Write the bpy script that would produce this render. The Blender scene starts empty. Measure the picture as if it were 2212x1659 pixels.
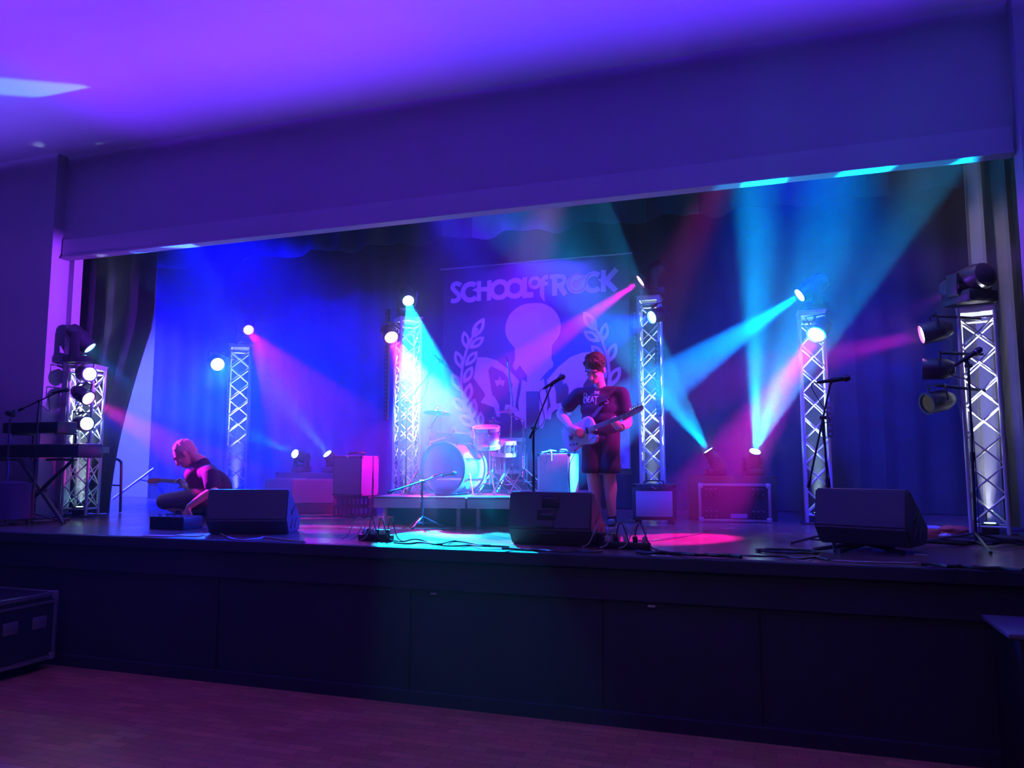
import bpy, bmesh, math, random
from mathutils import Vector, Matrix, Euler, noise
random.seed(7)
sc = bpy.context.scene
COL = sc.collection
V = Vector
# ------------------------------------------------------------------ camera
CAM_POS = V((0.0, -5.229, 1.75)); YAW = 0.32183; PITCH = 0.1030; FPX = 1640.0
HS = 1.121            # height of the stage floor
HY = 1.44             # plane of the proscenium header
cd = bpy.data.cameras.new('camera'); cam = bpy.data.objects.new('camera', cd); COL.objects.link(cam)
cd.sensor_width = 36.0; cd.lens = 36.0 * FPX / 2212.0; cd.clip_end = 200
cam.location = CAM_POS; cam.rotation_euler = (math.pi / 2 + PITCH, 0, YAW)
sc.camera = cam
sc.view_settings.view_transform = 'Standard'; sc.view_settings.look = 'None'
sc.view_settings.gamma = 1.0; sc.view_settings.use_curve_mapping = False
sc.view_settings.exposure = 0.75
_f = V((-math.sin(YAW) * math.cos(PITCH), math.cos(YAW) * math.cos(PITCH), math.sin(PITCH)))
_r = V((math.cos(YAW), math.sin(YAW), 0)); _u = _r.cross(_f)
def ray(px, py): return _f + _r * ((px - 1106) / FPX) - _u * ((py - 829.5) / FPX)
def P(px, py, y):      # a measured point of the photograph at the depth y
    d = ray(px, py); return CAM_POS + d * ((y - CAM_POS.y) / d.y)
def G(px, py, z=HS):   # a measured point of the photograph on a level z
    d = ray(px, py); return CAM_POS + d * ((z - CAM_POS.z) / d.z)
# ------------------------------------------------------------------ world, haze
w = bpy.data.worlds.new('world'); sc.world = w; w.use_nodes = True
nt = w.node_tree; nt.nodes.clear()
wo = nt.nodes.new('ShaderNodeOutputWorld'); bg = nt.nodes.new('ShaderNodeBackground')
bg.inputs[0].default_value = (0, 0, 0, 1); nt.links.new(bg.outputs[0], wo.inputs[0])
vs = nt.nodes.new('ShaderNodeVolumeScatter'); vs.inputs['Color'].default_value = (.95, .95, 1, 1)
HAZE = 0.06            # on the stage; the hall is far clearer
vs.inputs['Density'].default_value = HAZE * .05; vs.inputs['Anisotropy'].default_value = 0.35
nt.links.new(vs.outputs[0], wo.inputs['Volume'])
sc.cycles.max_bounces = 3; sc.cycles.diffuse_bounces = 1; sc.cycles.glossy_bounces = 1
sc.cycles.transmission_bounces = 3; sc.cycles.volume_bounces = 0; sc.cycles.transparent_max_bounces = 8
sc.cycles.sample_clamp_indirect = 4.0
sc.cycles.caustics_reflective = False; sc.cycles.caustics_refractive = False
# ------------------------------------------------------------------ lights
BLUE = (0.0, 0.01, 1.0); CYAN = (0.0, 0.32, 1.0); MAG = (1.0, 0.0, 0.75); VIO = (0.22, 0.02, 1.0); AZ = (0, .16, 1)
def spot(name, pos, target, color, power, half_deg, blend=0.15, radius=0.04, gobo=None):
    l = bpy.data.lights.new(name, 'SPOT'); l.color = color; l.energy = power
    l.spot_size = math.radians(2 * half_deg); l.spot_blend = blend; l.shadow_soft_size = radius
    o = bpy.data.objects.new(name, l); COL.objects.link(o); o.location = pos
    o.rotation_euler = (V(target) - V(pos)).to_track_quat('-Z', 'Y').to_euler()
    if gobo:
        l.use_nodes = True; t = l.node_tree; em = [n for n in t.nodes if n.type == 'EMISSION'][0]
        tc = t.nodes.new('ShaderNodeTexCoord'); sp = t.nodes.new('ShaderNodeSeparateXYZ'); t.links.new(tc.outputs['Normal'], sp.inputs[0])
        def m(op, a, b=None):
            n = t.nodes.new('ShaderNodeMath'); n.operation = op
            for i, x in enumerate((a, b)):
                if x is None: continue
                if isinstance(x, (int, float)): n.inputs[i].default_value = x
                else: t.links.new(x, n.inputs[i])
            return n.outputs[0]
        kind, freq, ph = gobo
        sc_ = 1.0 / math.tan(math.radians(half_deg))
        u = m('MULTIPLY', m('DIVIDE', sp.outputs[0], sp.outputs[2]), sc_); v_ = m('MULTIPLY', m('DIVIDE', sp.outputs[1], sp.outputs[2]), sc_)
        if kind == 'bars':
            cu, su = math.cos(ph), math.sin(ph)
            s = m('ADD', m('MULTIPLY', u, cu), m('MULTIPLY', v_, su))
            q = m('SINE', m('MULTIPLY', s, freq))
        elif kind == 'dots':
            q = m('MULTIPLY', m('SINE', m('ADD', m('MULTIPLY', u, freq), ph)), m('SINE', m('ADD', m('MULTIPLY', v_, freq), ph * 1.7)))
            q = m('MULTIPLY', q, 1.4)
        else:
            q = m('SINE', m('MULTIPLY', m('ARCTAN2', u, v_), freq))
        k = m('ADD', m('MULTIPLY', m('SMOOTH_MIN', m('MAXIMUM', m('MULTIPLY', q, 3.0), 0.0), 1.0), 1.0), 0.04)
        t.links.new(k, em.inputs['Strength'])
    return o
XJ = (-7.85, 1.93)     # the two jambs of the stage opening
LIGHTS = []            # filled where each lantern is built
# added violet area fills, unseen behind the camera, to brighten the ceiling
FL = [(-8.6, 4.0, (.14, .06, 1), .45), (-4.6, 4.0, (.13, .02, 1), 1.0), (-.6, 4.0, (.09, .02, 1), 1.0), (3.0, 3.0, (.09, .05, 1), .6)]
for (x, wid, c, e, el, spr) in [(x, wid, c, k * e, el, spr) for (x, wid, c, k) in FL for (e, el, spr) in ((26, 22.4, 5.0), (34, 26.0, 7.5), (17, 31.5, 12))]:
    l = bpy.data.lights.new('ceiling_fill_light', 'AREA'); l.shape = 'RECTANGLE'; l.size = wid; l.size_y = .12; l.color = c; l.energy = e; l.spread = math.radians(spr)
    o = bpy.data.objects.new('ceiling_fill_light', l); COL.objects.link(o); o.location = (x, -10.5, 1.0)
    o.rotation_euler = V((0, math.cos(math.radians(el)), math.sin(math.radians(el)))).to_track_quat('-Z', 'Y').to_euler()
# added unseen fills behind the camera: blue on stage front, warm on floor
spot('front_fill_light', (-2.5, -9.5, 4.6), (-3.2, .5, 2.6), (.15, .12, 1), 75, 38, .9, .3)
spot('floor_fill_light', (-1.5, -6.5, 5.0), (-2.0, -1.0, 0), (1, .45, .30), 45, 45, 1.0, .3)
# added blue and violet fills above the stage, unseen behind the header
for (x, y, z, tx, ty, tz_, c, e, ang) in [(-9.0, 2.2, 5.3, -9.2, 5.2, 1.6, (0, 0, 1), 9000, 38), (-6.6, 2.0, 5.3, -6.6, 5.2, 1.6, (.0, 0, 1), 5000, 40), (-3.2, 2.0, 5.3, -3.2, 5.0, 2.6, (.06, .005, 1), 1500, 36), (0.4, 2.0, 5.3, .4, 4.6, 1.2, (.0, .005, 1), 1400, 42)]:
    spot('stage_fill_light', (x, y, z), (tx, ty, tz_), c, e, ang, .9, .12)
spot('jamb_fill_light', (2.7, .95, 3.2), (XJ[0], 1.42, 3.4), (.25, .03, 1), 7000, 6, .5, .05)  # added violet fills from out of view, one for each jamb
spot('jamb_fill_light', (-9.8, .95, 3.2), (XJ[1], 1.4, 3.1), (.30, .03, 1), 1800, 4, .5, .05)
spot('stage_fill_light', (-1.6, 1.9, 5.3), (-3.15, 2.3, 1.7), (.9, .03, .9), 900, 10, .6, .1)  # added pink fill over the drums, unseen behind the header
spot('stage_fill_light', (.1, 1.6, 5.0), (-1.5, 2.1, 2.2), (.9, .03, .75), 750, 8, .5, .08)  # added pink fill for the guitarist, source unseen
spot('stage_fill_light', (1.0, 1.9, 5.0), (2.2, 2.85, 2.8), (.7, .55, .9), 60, 30, .8, .1)  # added lavender fill to lift the grey side curtain
spot('wing_fill_light', (-10.9, 2.6, 3.4), (-10.2, 6.0, 2.0), (.45, .55, 1), 260, 42, .6, .15)  # added lamp out of view in the wing, brightening its wall
spot('stage_fill_light', (-3.6, 1.7, 5.0), (-1.75, 2.1, 2.2), (0, .03, 1), 1200, 8, .5, .08)  # added blue fill on the guitarist from the left, source unseen
# ------------------------------------------------------------------ materials
MATS = {}
def mat(name, col, rough=.6, metal=0.0, spec=.5, var=.0, scale=8.0, bump=0.0, emit=None, es=0, alpha=1.0, coat=0, sheen=0):
    if name in MATS: return MATS[name]
    m = bpy.data.materials.new(name); m.use_nodes = True; t = m.node_tree; b = t.nodes['Principled BSDF']
    b.inputs['Base Color'].default_value = (*col, 1); b.inputs['Roughness'].default_value = rough
    b.inputs['Metallic'].default_value = metal; b.inputs['Specular IOR Level'].default_value = spec
    b.inputs['Coat Weight'].default_value = coat; b.inputs['Alpha'].default_value = alpha
    if emit: b.inputs['Emission Color'].default_value = (*emit, 1); b.inputs['Emission Strength'].default_value = es
    if var or bump:
        tc = t.nodes.new('ShaderNodeTexCoord'); n = t.nodes.new('ShaderNodeTexNoise'); n.inputs['Scale'].default_value = scale
        n.inputs['Detail'].default_value = 6; t.links.new(tc.outputs['Object'], n.inputs['Vector'])
        if var:
            r = t.nodes.new('ShaderNodeValToRGB')
            r.color_ramp.elements[0].color = (*[c * (1 - var) for c in col], 1); r.color_ramp.elements[1].color = (*[min(1, c * (1 + var)) for c in col], 1)
            r.color_ramp.elements[0].position = .3; r.color_ramp.elements[1].position = .7
            t.links.new(n.outputs['Fac'], r.inputs[0]); t.links.new(r.outputs[0], b.inputs['Base Color'])
        if bump:
            bp = t.nodes.new('ShaderNodeBump'); bp.inputs['Strength'].default_value = bump; bp.inputs['Distance'].default_value = .01
            t.links.new(n.outputs['Fac'], bp.inputs['Height']); t.links.new(bp.outputs[0], b.inputs['Normal'])
    MATS[name] = m; return m
def glow(name, col, s):
    if name in MATS: return MATS[name]
    m = bpy.data.materials.new(name); m.use_nodes = True; t = m.node_tree; t.nodes.clear()
    o = t.nodes.new('ShaderNodeOutputMaterial'); e = t.nodes.new('ShaderNodeEmission')
    e.inputs[0].default_value = (*col, 1); e.inputs[1].default_value = s; t.links.new(e.outputs[0], o.inputs[0]); MATS[name] = m; return m
def clear_plastic(name, tint, mixf=.25):
    m = bpy.data.materials.new(name); m.use_nodes = True; t = m.node_tree; t.nodes.clear()
    o = t.nodes.new('ShaderNodeOutputMaterial'); tr = t.nodes.new('ShaderNodeBsdfTransparent'); gl = t.nodes.new('ShaderNodeBsdfPrincipled')
    tr.inputs[0].default_value = (*tint, 1); gl.inputs['Base Color'].default_value = (.9, .9, .95, 1); gl.inputs['Roughness'].default_value = .08
    mx = t.nodes.new('ShaderNodeMixShader'); fr = t.nodes.new('ShaderNodeLayerWeight'); fr.inputs[0].default_value = .35
    ma = t.nodes.new('ShaderNodeMath'); ma.operation = 'MULTIPLY_ADD'; ma.inputs[1].default_value = .7; ma.inputs[2].default_value = mixf
    t.links.new(fr.outputs['Facing'], ma.inputs[0]); t.links.new(ma.outputs[0], mx.inputs[0])
    t.links.new(tr.outputs[0], mx.inputs[1]); t.links.new(gl.outputs[0], mx.inputs[2]); t.links.new(mx.outputs[0], o.inputs[0]); return m
M_black = mat('black_plastic', (.02, .02, .022), .45)
M_dark = mat('dark_body', (.035, .035, .04), .35)
M_alu = mat('aluminium', (.85, .86, .88), .30, .25, bump=.05, scale=40)
M_chrome = mat('chrome', (.85, .85, .87), .12, .9)
M_steel = mat('steel_edge', (.5, .5, .52), .4, .7)
M_cable = mat('cable_rubber', (.02, .02, .022), .5)
M_white = mat('white_paper', (.8, .8, .8), .7)
M_drape = mat('black_drape', (.06, .06, .07), .9, var=.25, scale=3)
# ------------------------------------------------------------------ mesh helpers
def basis(d):
    d = V(d).normalized(); a = V((0, 0, 1)) if abs(d.z) < .95 else V((1, 0, 0))
    x = d.cross(a).normalized(); return x, d.cross(x).normalized(), d
class MB:
    def __init__(s): s.v = []; s.f = []
    def add(s, vs, fs):
        o = len(s.v); s.v += [V(p) for p in vs]; s.f += [tuple(i + o for i in f) for f in fs]; return s
    def box(s, c, d, rot=None, bev=0.0):
        c = V(c); x, y, z = [k / 2 for k in d]
        if bev > 0:
            b = min(bev, x * .9, y * .9, z * .9); bm = bmesh.new(); bmesh.ops.create_cube(bm, size=1)
            for q in bm.verts: q.co = V((q.co.x * 2 * x, q.co.y * 2 * y, q.co.z * 2 * z))
            bmesh.ops.bevel(bm, geom=bm.edges[:], offset=b, segments=2, affect='EDGES', profile=.5)
            bm.verts.index_update(); vs = [q.co.copy() for q in bm.verts]; fs = [tuple(k.index for k in f.verts) for f in bm.faces]; bm.free()
        else:
            vs = [V((i * x, j * y, k * z)) for i in (-1, 1) for j in (-1, 1) for k in (-1, 1)]
            fs = [(0, 1, 3, 2), (4, 6, 7, 5), (0, 4, 5, 1), (2, 3, 7, 6), (0, 2, 6, 4), (1, 5, 7, 3)]
        if rot is not None:
            R = rot if isinstance(rot, Matrix) else Euler(rot).to_matrix(); vs = [R @ q for q in vs]
        return s.add([q + c for q in vs], fs)
    def tube(s, pts, r, n=8, cap=True, closed=False):
        pts = [V(p) for p in pts]; m = len(pts); rs = r if isinstance(r, (list, tuple)) else [r] * m
        vs = []; fs = []; x = None
        for i, p in enumerate(pts):
            if closed: d = pts[(i + 1) % m] - pts[i - 1]
            else: d = (pts[min(i + 1, m - 1)] - pts[max(i - 1, 0)])
            if d.length < 1e-9: d = V((0, 0, 1))
            d.normalize()
            if x is None: x = basis(d)[0]
            x = (x - d * x.dot(d)); x = x.normalized() if x.length > 1e-6 else basis(d)[0]
            y = d.cross(x)
            vs += [p + (x * math.cos(2 * math.pi * k / n) + y * math.sin(2 * math.pi * k / n)) * rs[i] for k in range(n)]
        e = m if closed else m - 1
        for i in range(e):
            a, b = i * n, ((i + 1) % m) * n
            fs += [(a + k, a + (k + 1) % n, b + (k + 1) % n, b + k) for k in range(n)]
        if cap and not closed: fs += [tuple(range(n - 1, -1, -1)), tuple(range((m - 1) * n, m * n))]
        return s.add(vs, fs)
    def lathe(s, prof, org=(0, 0, 0), axis=(0, 0, 1), n=24, close=False):
        x, y, z = basis(axis); org = V(org); vs = []; fs = []
        for (r, h) in prof:
            r = max(r, 1e-4)
            vs += [org + z * h + (x * math.cos(2 * math.pi * k / n) + y * math.sin(2 * math.pi * k / n)) * r for k in range(n)]
        m = len(prof)
        for i in range(m if close else m - 1):
            a, b = i * n, ((i + 1) % m) * n
            fs += [(a + k, a + (k + 1) % n, b + (k + 1) % n, b + k) for k in range(n)]
        if not close: fs += [tuple(range(n - 1, -1, -1)), tuple(range((m - 1) * n, m * n))]
        return s.add(vs, fs)
    def ball(s, c, r, n=12, sc3=(1, 1, 1), rot=None):
        vs = []; fs = []; c = V(c)
        R = Matrix.Identity(3) if rot is None else (rot if isinstance(rot, Matrix) else Euler(rot).to_matrix())
        for i in range(1, n):
            t = math.pi * i / n
            for k in range(2 * n):
                a = math.pi * k / n
                vs.append(c + R @ V((r * sc3[0] * math.sin(t) * math.cos(a), r * sc3[1] * math.sin(t) * math.sin(a), r * sc3[2] * math.cos(t))))
        top = len(vs); vs += [c + R @ V((0, 0, r * sc3[2])), c + R @ V((0, 0, -r * sc3[2]))]; N = 2 * n
        for i in range(n - 2): fs += [(i * N + k, (i + 1) * N + k, (i + 1) * N + (k + 1) % N, i * N + (k + 1) % N) for k in range(N)]
        fs += [(top, k, (k + 1) % N) for k in range(N)] + [(top + 1, (n - 2) * N + (k + 1) % N, (n - 2) * N + k) for k in range(N)]
        return s.add(vs, fs)
    def prism(s, poly, org, ex, ey, th):     # flat outline given thickness along ex x ey
        ex, ey, org = V(ex), V(ey), V(org); nz = ex.cross(ey).normalized() * th; n = len(poly)
        a = [org + ex * p[0] + ey * p[1] for p in poly]
        return s.add(a + [q + nz for q in a], [tuple(range(n - 1, -1, -1)), tuple(range(n, 2 * n))] + [(i, (i + 1) % n, n + (i + 1) % n, n + i) for i in range(n)])
    def quad(s, a, b, c, d): return s.add([a, b, c, d], [(0, 1, 2, 3)])
    def mesh(s, name, m, inv=None, smooth=True, tri=False):
        me = bpy.data.meshes.new(name); vs = [inv @ q for q in s.v] if inv is not None else s.v
        me.from_pydata([tuple(q) for q in vs], [], s.f); me.materials.append(m)
        bm = bmesh.new(); bm.from_mesh(me); bmesh.ops.recalc_face_normals(bm, faces=bm.faces[:])
        if tri: bmesh.ops.triangulate(bm, faces=[f for f in bm.faces if len(f.verts) > 4])
        bm.to_mesh(me); bm.free()
        if smooth:
            me.polygons.foreach_set('use_smooth', [True] * len(me.polygons)); me.set_sharp_from_angle(angle=math.radians(35))
        me.update(); return me
def smoothpath(pts, sub=6):
    pts = [V(p) for p in pts]; out = []
    for i in range(len(pts) - 1):
        p0, p1, p2, p3 = pts[max(i - 1, 0)], pts[i], pts[i + 1], pts[min(i + 2, len(pts) - 1)]
        for k in range(sub):
            t = k / sub
            out.append(.5 * ((2 * p1) + (p2 - p0) * t + (2 * p0 - 5 * p1 + 4 * p2 - p3) * t * t + (3 * p1 - p0 - 3 * p2 + p3) * t ** 3))
    return out + [pts[-1]]
def thing(name, label, cat, loc, rotz=0.0, group=None):
    o = bpy.data.objects.new(name, None); COL.objects.link(o); o.location = loc; o.rotation_euler = (0, 0, rotz); o.empty_display_size = .1
    o['label'] = label; o['category'] = cat
    if group: o['group'] = group
    return o
def part(name, mb, m, parent, world=True, label=None, smooth=True, tri=False):
    """world=True: the points of mb are world points; they are brought into the parent's own frame."""
    inv = None
    if world:
        chain = []; q = parent; T = Matrix.Identity(4)
        while q is not None: chain.append(q); q = q.parent
        for q in reversed(chain): T = T @ (Matrix.Translation(q.location) @ q.rotation_euler.to_matrix().to_4x4())
        inv = T.inverted()
    me = mb.mesh(name, m, inv, smooth, tri); o = bpy.data.objects.new(name, me); COL.objects.link(o); o.parent = parent
    if label: o['label'] = label
    return o
def single(name, mb, m, label, cat, loc=None, group=None, smooth=True, tri=False, kind=None):
    """a thing that is one mesh; its origin sits at loc"""
    if loc is None:
        n = len(mb.v); loc = V((sum(q.x for q in mb.v) / n, sum(q.y for q in mb.v) / n, min(q.z for q in mb.v)))
    me = mb.mesh(name, m, Matrix.Translation(V(loc)).inverted(), smooth, tri); o = bpy.data.objects.new(name, me); COL.objects.link(o); o.location = loc
    o['label'] = label; o['category'] = cat
    if group: o['group'] = group
    if kind: o['kind'] = kind
    return o
def struct(name, mb, m, label, smooth=False, parent=None):
    me = mb.mesh(name, m, None, smooth); o = bpy.data.objects.new(name, me); COL.objects.link(o); o['label'] = label
    if parent is None: o['kind'] = 'structure'
    else: o.parent = parent
    return o
def dup(root, loc, rotz=0.0, label=None, group=None):
    r = root.copy(); COL.objects.link(r); r.location = loc; r.rotation_euler = (0, 0, rotz)
    if label: r['label'] = label
    if group: r['group'] = group
    for ch in list(root.children):
        c = ch.copy(); COL.objects.link(c); c.parent = r
        for g in ch.children:
            d = g.copy(); COL.objects.link(d); d.parent = c
    return r
# ------------------------------------------------------------------ the hall and the stage
def wood_floor(name, c1, c2, c3, plank, rough, rot=0.0):
    m = bpy.data.materials.new(name); m.use_nodes = True; t = m.node_tree; b = t.nodes['Principled BSDF']
    tc = t.nodes.new('ShaderNodeTexCoord'); mp = t.nodes.new('ShaderNodeMapping'); mp.inputs['Rotation'].default_value = (0, 0, rot)
    br = t.nodes.new('ShaderNodeTexBrick'); br.inputs['Scale'].default_value = 1; br.inputs['Brick Width'].default_value = plank[0]; br.inputs['Row Height'].default_value = plank[1]
    br.inputs['Mortar Size'].default_value = .002; br.inputs['Color1'].default_value = (*c1, 1); br.inputs['Color2'].default_value = (*c2, 1); br.inputs['Mortar'].default_value = (*c3, 1)
    nz = t.nodes.new('ShaderNodeTexNoise'); nz.inputs['Scale'].default_value = 2.2; nz.inputs['Detail'].default_value = 5
    mx = t.nodes.new('ShaderNodeMix'); mx.data_type = 'RGBA'; mx.blend_type = 'MULTIPLY'; mx.inputs[0].default_value = .45
    t.links.new(tc.outputs['Object'], mp.inputs[0]); t.links.new(mp.outputs[0], br.inputs[0]); t.links.new(tc.outputs['Object'], nz.inputs[0])
    t.links.new(br.outputs[0], mx.inputs[6]); t.links.new(nz.outputs['Color'], mx.inputs[7]); t.links.new(mx.outputs[2], b.inputs['Base Color'])
    rr = t.nodes.new('ShaderNodeMapRange'); rr.inputs[3].default_value = rough - .08; rr.inputs[4].default_value = rough + .12
    t.links.new(nz.outputs['Fac'], rr.inputs[0]); t.links.new(rr.outputs[0], b.inputs['Roughness'])
    return m
M_parquet = wood_floor('parquet', (.85, .34, .15), (.62, .22, .10), (.20, .08, .05), (.24, .08), .42)
M_stage = wood_floor('stage_boards', (.30, .20, .14), (.25, .16, .11), (.06, .04, .03), (1.8, .12), .22)
M_wall = mat('painted_plaster', (.50, .44, .50), .85, var=.04, scale=1.5, bump=.08)
M_ceil = mat('ceiling_paint', (.80, .76, .80), .8, var=.06, scale=.7, bump=.15)
M_front = mat('stage_front_paint', (.03, .027, .045), .7, var=.12, scale=1.2)
M_trim = mat('trim_paint', (.60, .52, .60), .6)
XL, XR = -7.85, 1.93
struct('floor', MB().box((-4, -3.6, -.05), (20, 7.2, .1)), M_parquet, 'reddish parquet hall floor')
struct('ceiling', MB().box((-4, -3.1, 5.45), (20, 9.2, .1)), M_ceil, 'pale ceiling washed violet')
struct('floor_stage', MB().box((-4.2, 3.0, HS - .04), (16.6, 5.96, .08)), M_stage, 'dark boarded stage floor')
sf = MB().box((-4.2, .06, HS / 2 - .05), (16.6, .08, HS - .1)); struct('wall_stage_front', sf, M_front, 'dark painted panelled stage front')
tr = MB().box((-4.2, .0, HS - .045), (16.6, .08, .09), bev=.01); struct('trim_1', tr, M_front, 'nosing along the stage edge')
tr = MB().box((-4.2, .01, HS - .2), (16.6, .03, .20)); struct('trim_2', tr, M_front, 'fascia board under the stage edge')
M_seam = mat('panel_seam', (.015, .012, .02), .8)
for px in (467, 884, 1300, 1640):
    p = P(px, 1350, 0); struct('trim_3', MB().box((p.x, .014, .47), (.012, .012, .86)), M_seam, 'vertical seam between stage front panels')
struct('baseboard_front', MB().box((-4.2, .0, .045), (16.6, .05, .09)), M_front, 'low board at the foot of the stage front')
for px, py in ((936, 1283), (1407, 1310)):
    p = P(px, py, 0); single('panel_latch', MB().box((p.x, .006, p.z), (.05, .012, .014), bev=.003), M_steel, 'small metal latch at the top of the stage front panel %s' % ('left of centre' if px < 1000 else 'right of centre'), 'latch')
# proscenium
struct('wall_header', MB().box(((XL + XR) / 2 - .0, HY + .06, (4.16 + 5.4) / 2), (XR - XL + .02, .12, 5.4 - 4.16)), M_wall, 'plain wall above the stage opening')
lt = MB().box(((XL + XR) / 2, HY - .012, 4.27), (XR - XL - .04, .024, .205), bev=.004); struct('trim_4', lt, M_trim, 'flat board along the bottom of the header')
lt = MB().box(((XL + XR) / 2, HY + .02, 4.158), (XR - XL - .04, .13, .02), bev=.004); struct('trim_5', lt, M_trim, 'thin lip under the header')
struct('wall_left', MB().box((XL - 2.5, 1.3 + .12, 2.7), (5.0, .24, 5.4)), M_wall, 'plain hall wall left of the stage')
struct('wall_right', MB().box((XR + 2.0, 1.3 + .10, 2.7), (4.0, .20, 5.4)), M_wall, 'plain hall wall right of the stage')
struct('trim_6', MB().box((XL + .03, 1.60, 2.7), (.10, .12, 3.1)), M_trim, 'jamb of the stage opening, left')
# the house around the stage
M_void = mat('dark_paint', (.03, .03, .035), .9)
M_wing = mat('wing_plaster', (.55, .56, .58), .8, var=.05, scale=1.0)
struct('ceiling_stage', MB().box((-4.2, 3.9, 5.9), (16.6, 5.2, .1)), M_void, 'dark ceiling over the stage')
struct('wall_back', MB().box((-4.2, 6.0, 3.5), (16.6, .1, 4.9)), M_wing, 'rear wall of the stage')
struct('wall_stage_left', MB().box((-12.4, 3.7, 3.5), (.1, 4.6, 4.9)), M_wing, 'side wall in the left wing')
struct('wall_stage_right', MB().box((4.0, 3.7, 3.5), (.1, 4.6, 4.9)), M_void, 'side wall in the right wing')
def drape(x0, x1, y, z0, z1, amp=.05, wl=.28, seed=0, xr=None, zn=10, dens=7, scallop=0.0):
    """pleated cloth hanging in the plane y; xr(z) bends its right edge"""
    rnd = random.Random(seed); n = max(8, int((x1 - x0) / wl * dens)); mb = MB(); cols = []
    ph = [rnd.uniform(-.7, .7) for _ in range(n + 1)]; 
    for i in range(n + 1):
        t = i / n; k = t * (x1 - x0) / wl
        s = math.sin(2 * math.pi * k + .8 * math.sin(k * 1.3 + seed)) ; cols.append((t, s))
    vs = []
    for j in range(zn + 1):
        zt = j / zn
        for t, s in cols:
            z = z0 + (z1 - z0) * zt
            if scallop: z += scallop * (abs(math.sin(t * (x1 - x0) / wl * math.pi * .5)) - .5) * (1 - zt)
            xe = x1 if xr is None else xr(z); x = x0 + (xe - x0) * t
            a = amp * (1.15 - .5 * zt); vs.append(V((x, y + a * s, z)))
    W = n + 1
    back = [q + V((0, .012, 0)) for q in vs]; N = len(vs)
    fs = [(j * W + i, j * W + i + 1, (j + 1) * W + i + 1, (j + 1) * W + i) for j in range(zn) for i in range(n)]
    fb = [tuple(N + q for q in reversed(f)) for f in fs]
    rim = [(i, N + i, N + i + 1, i + 1) for i in range(n)] + [(zn * W + i + 1, N + zn * W + i + 1, N + zn * W + i, zn * W + i) for i in range(n)]
    rim += [(j * W, (j + 1) * W, N + (j + 1) * W, N + j * W) for j in range(zn)] + [(j * W + n, N + j * W + n, N + (j + 1) * W + n, (j + 1) * W + n) for j in range(zn)]
    mb.add(vs + back, fs + fb + rim); return mb
single('backdrop_curtain', drape(-10.05, 3.2, 5.2, HS + .01, 5.7, .035, .34, 1), M_drape, 'wide black pleated backdrop curtain across the rear of the stage', 'curtain')
single('border_curtain', drape(-9.5, 3.2, 4.0, 4.74, 5.75, .06, .5, 3, zn=4, scallop=.09), M_drape, 'black border curtain with a scalloped edge hanging high above the banner', 'curtain')
def edge(z):
    return P(239, 1112, 2.1).x + min(.55, .27 * max(0, (z - HS) / 1.5) ** 1.6)
    t = max(0, min(1, (z - HS) / 1.5)); return P(239, 1112, 2.1).x + .42 * t * t + .05 * t
single('wing_curtain', drape(-8.35, -7.6, 2.1, HS + .01, 5.6, .05, .2, 5, xr=edge, zn=18), M_drape, 'black side curtain gathered back left of the grey wing wall', 'curtain')
M_grey = mat('grey_drape', (.22, .21, .22), .85, var=.2, scale=2)
single('side_curtain', drape(1.90, 2.62, 2.85, HS + .04, 4.62, .07, .17, 8, zn=14), M_grey, 'grey gathered house curtain behind the truss tower at the right', 'curtain')


hm = bpy.data.materials.new('stage_haze'); hm.use_nodes = True; t_ = hm.node_tree; t_.nodes.clear(); o_ = t_.nodes.new('ShaderNodeOutputMaterial'); v_ = t_.nodes.new('ShaderNodeVolumeScatter')
v_.inputs['Color'].default_value = (.95, .95, 1, 1); v_.inputs['Density'].default_value = HAZE * .88; v_.inputs['Anisotropy'].default_value = .35; t_.links.new(v_.outputs[0], o_.inputs['Volume'])
single('haze', MB().box((-4.25, 3.66, 3.48), (16.1, 4.5, 4.68)), hm, 'thin machine haze filling the stage', 'haze', kind='stuff', smooth=False)
# ------------------------------------------------------------------ truss towers
def truss(label, base, H, w=.25, rotz=0.0, bay=.25, foot=True, group='truss towers on the stage', solid_top=True):
    t = thing('truss_tower', label, 'truss tower', base, rotz, group); h = w / 2; r = .0175 * (w / .25) ** .5
    C4 = [(-h, -h), (h, -h), (h, h), (-h, h)]
    for (x, y) in C4: part('chord', MB().tube([(x, y, .015), (x, y, H - .01)], r, 10), M_alu, t, False)
    n = max(2, round((H - .2) / bay)); z0 = .10; dz = (H - .2) / n
    for k in range(4):
        a, b = C4[k], C4[(k + 1) % 4]; mb = MB()
        for i in range(n):
            p, q = (a, b) if (i + k) % 2 == 0 else (b, a)
            mb.tube([(p[0], p[1], z0 + i * dz), (q[0], q[1], z0 + (i + 1) * dz)], .008, 6)
            mb.tube([(q[0], q[1], z0 + i * dz + dz * .0), (p[0], p[1], z0 + (i + 1) * dz)], .008, 6)
        for z in (.09, H - .10): mb.tube([(a[0], a[1], z), (b[0], b[1], z)], .010, 6)
        part('bracing', mb, M_alu, t, False)
    if solid_top:
        mb = MB().box((0, 0, H - .004), (w + .05, w + .05, .012), bev=.003)
        for s in (-1, 1):
            mb.box((s * h, 0, H - .03), (.035, w - .02, .045)); mb.box((0, s * h, H - .03), (w - .02, .035, .045))
        part('top_plate', mb, M_alu, t, False)
    if foot: part('base_plate', MB().box((0, 0, .008), (w * 1.5, w * 1.5, .016), bev=.004), M_dark, t, False, 'dark steel base plate')
    return t
def rotm(z_dir, up=V((0, 0, 1))):
    z = V(z_dir).normalized(); x = up.cross(z)
    if x.length < 1e-4: x = V((1, 0, 0))
    x.normalize(); y = z.cross(x); return Matrix((x, y, z)).transposed()
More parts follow.
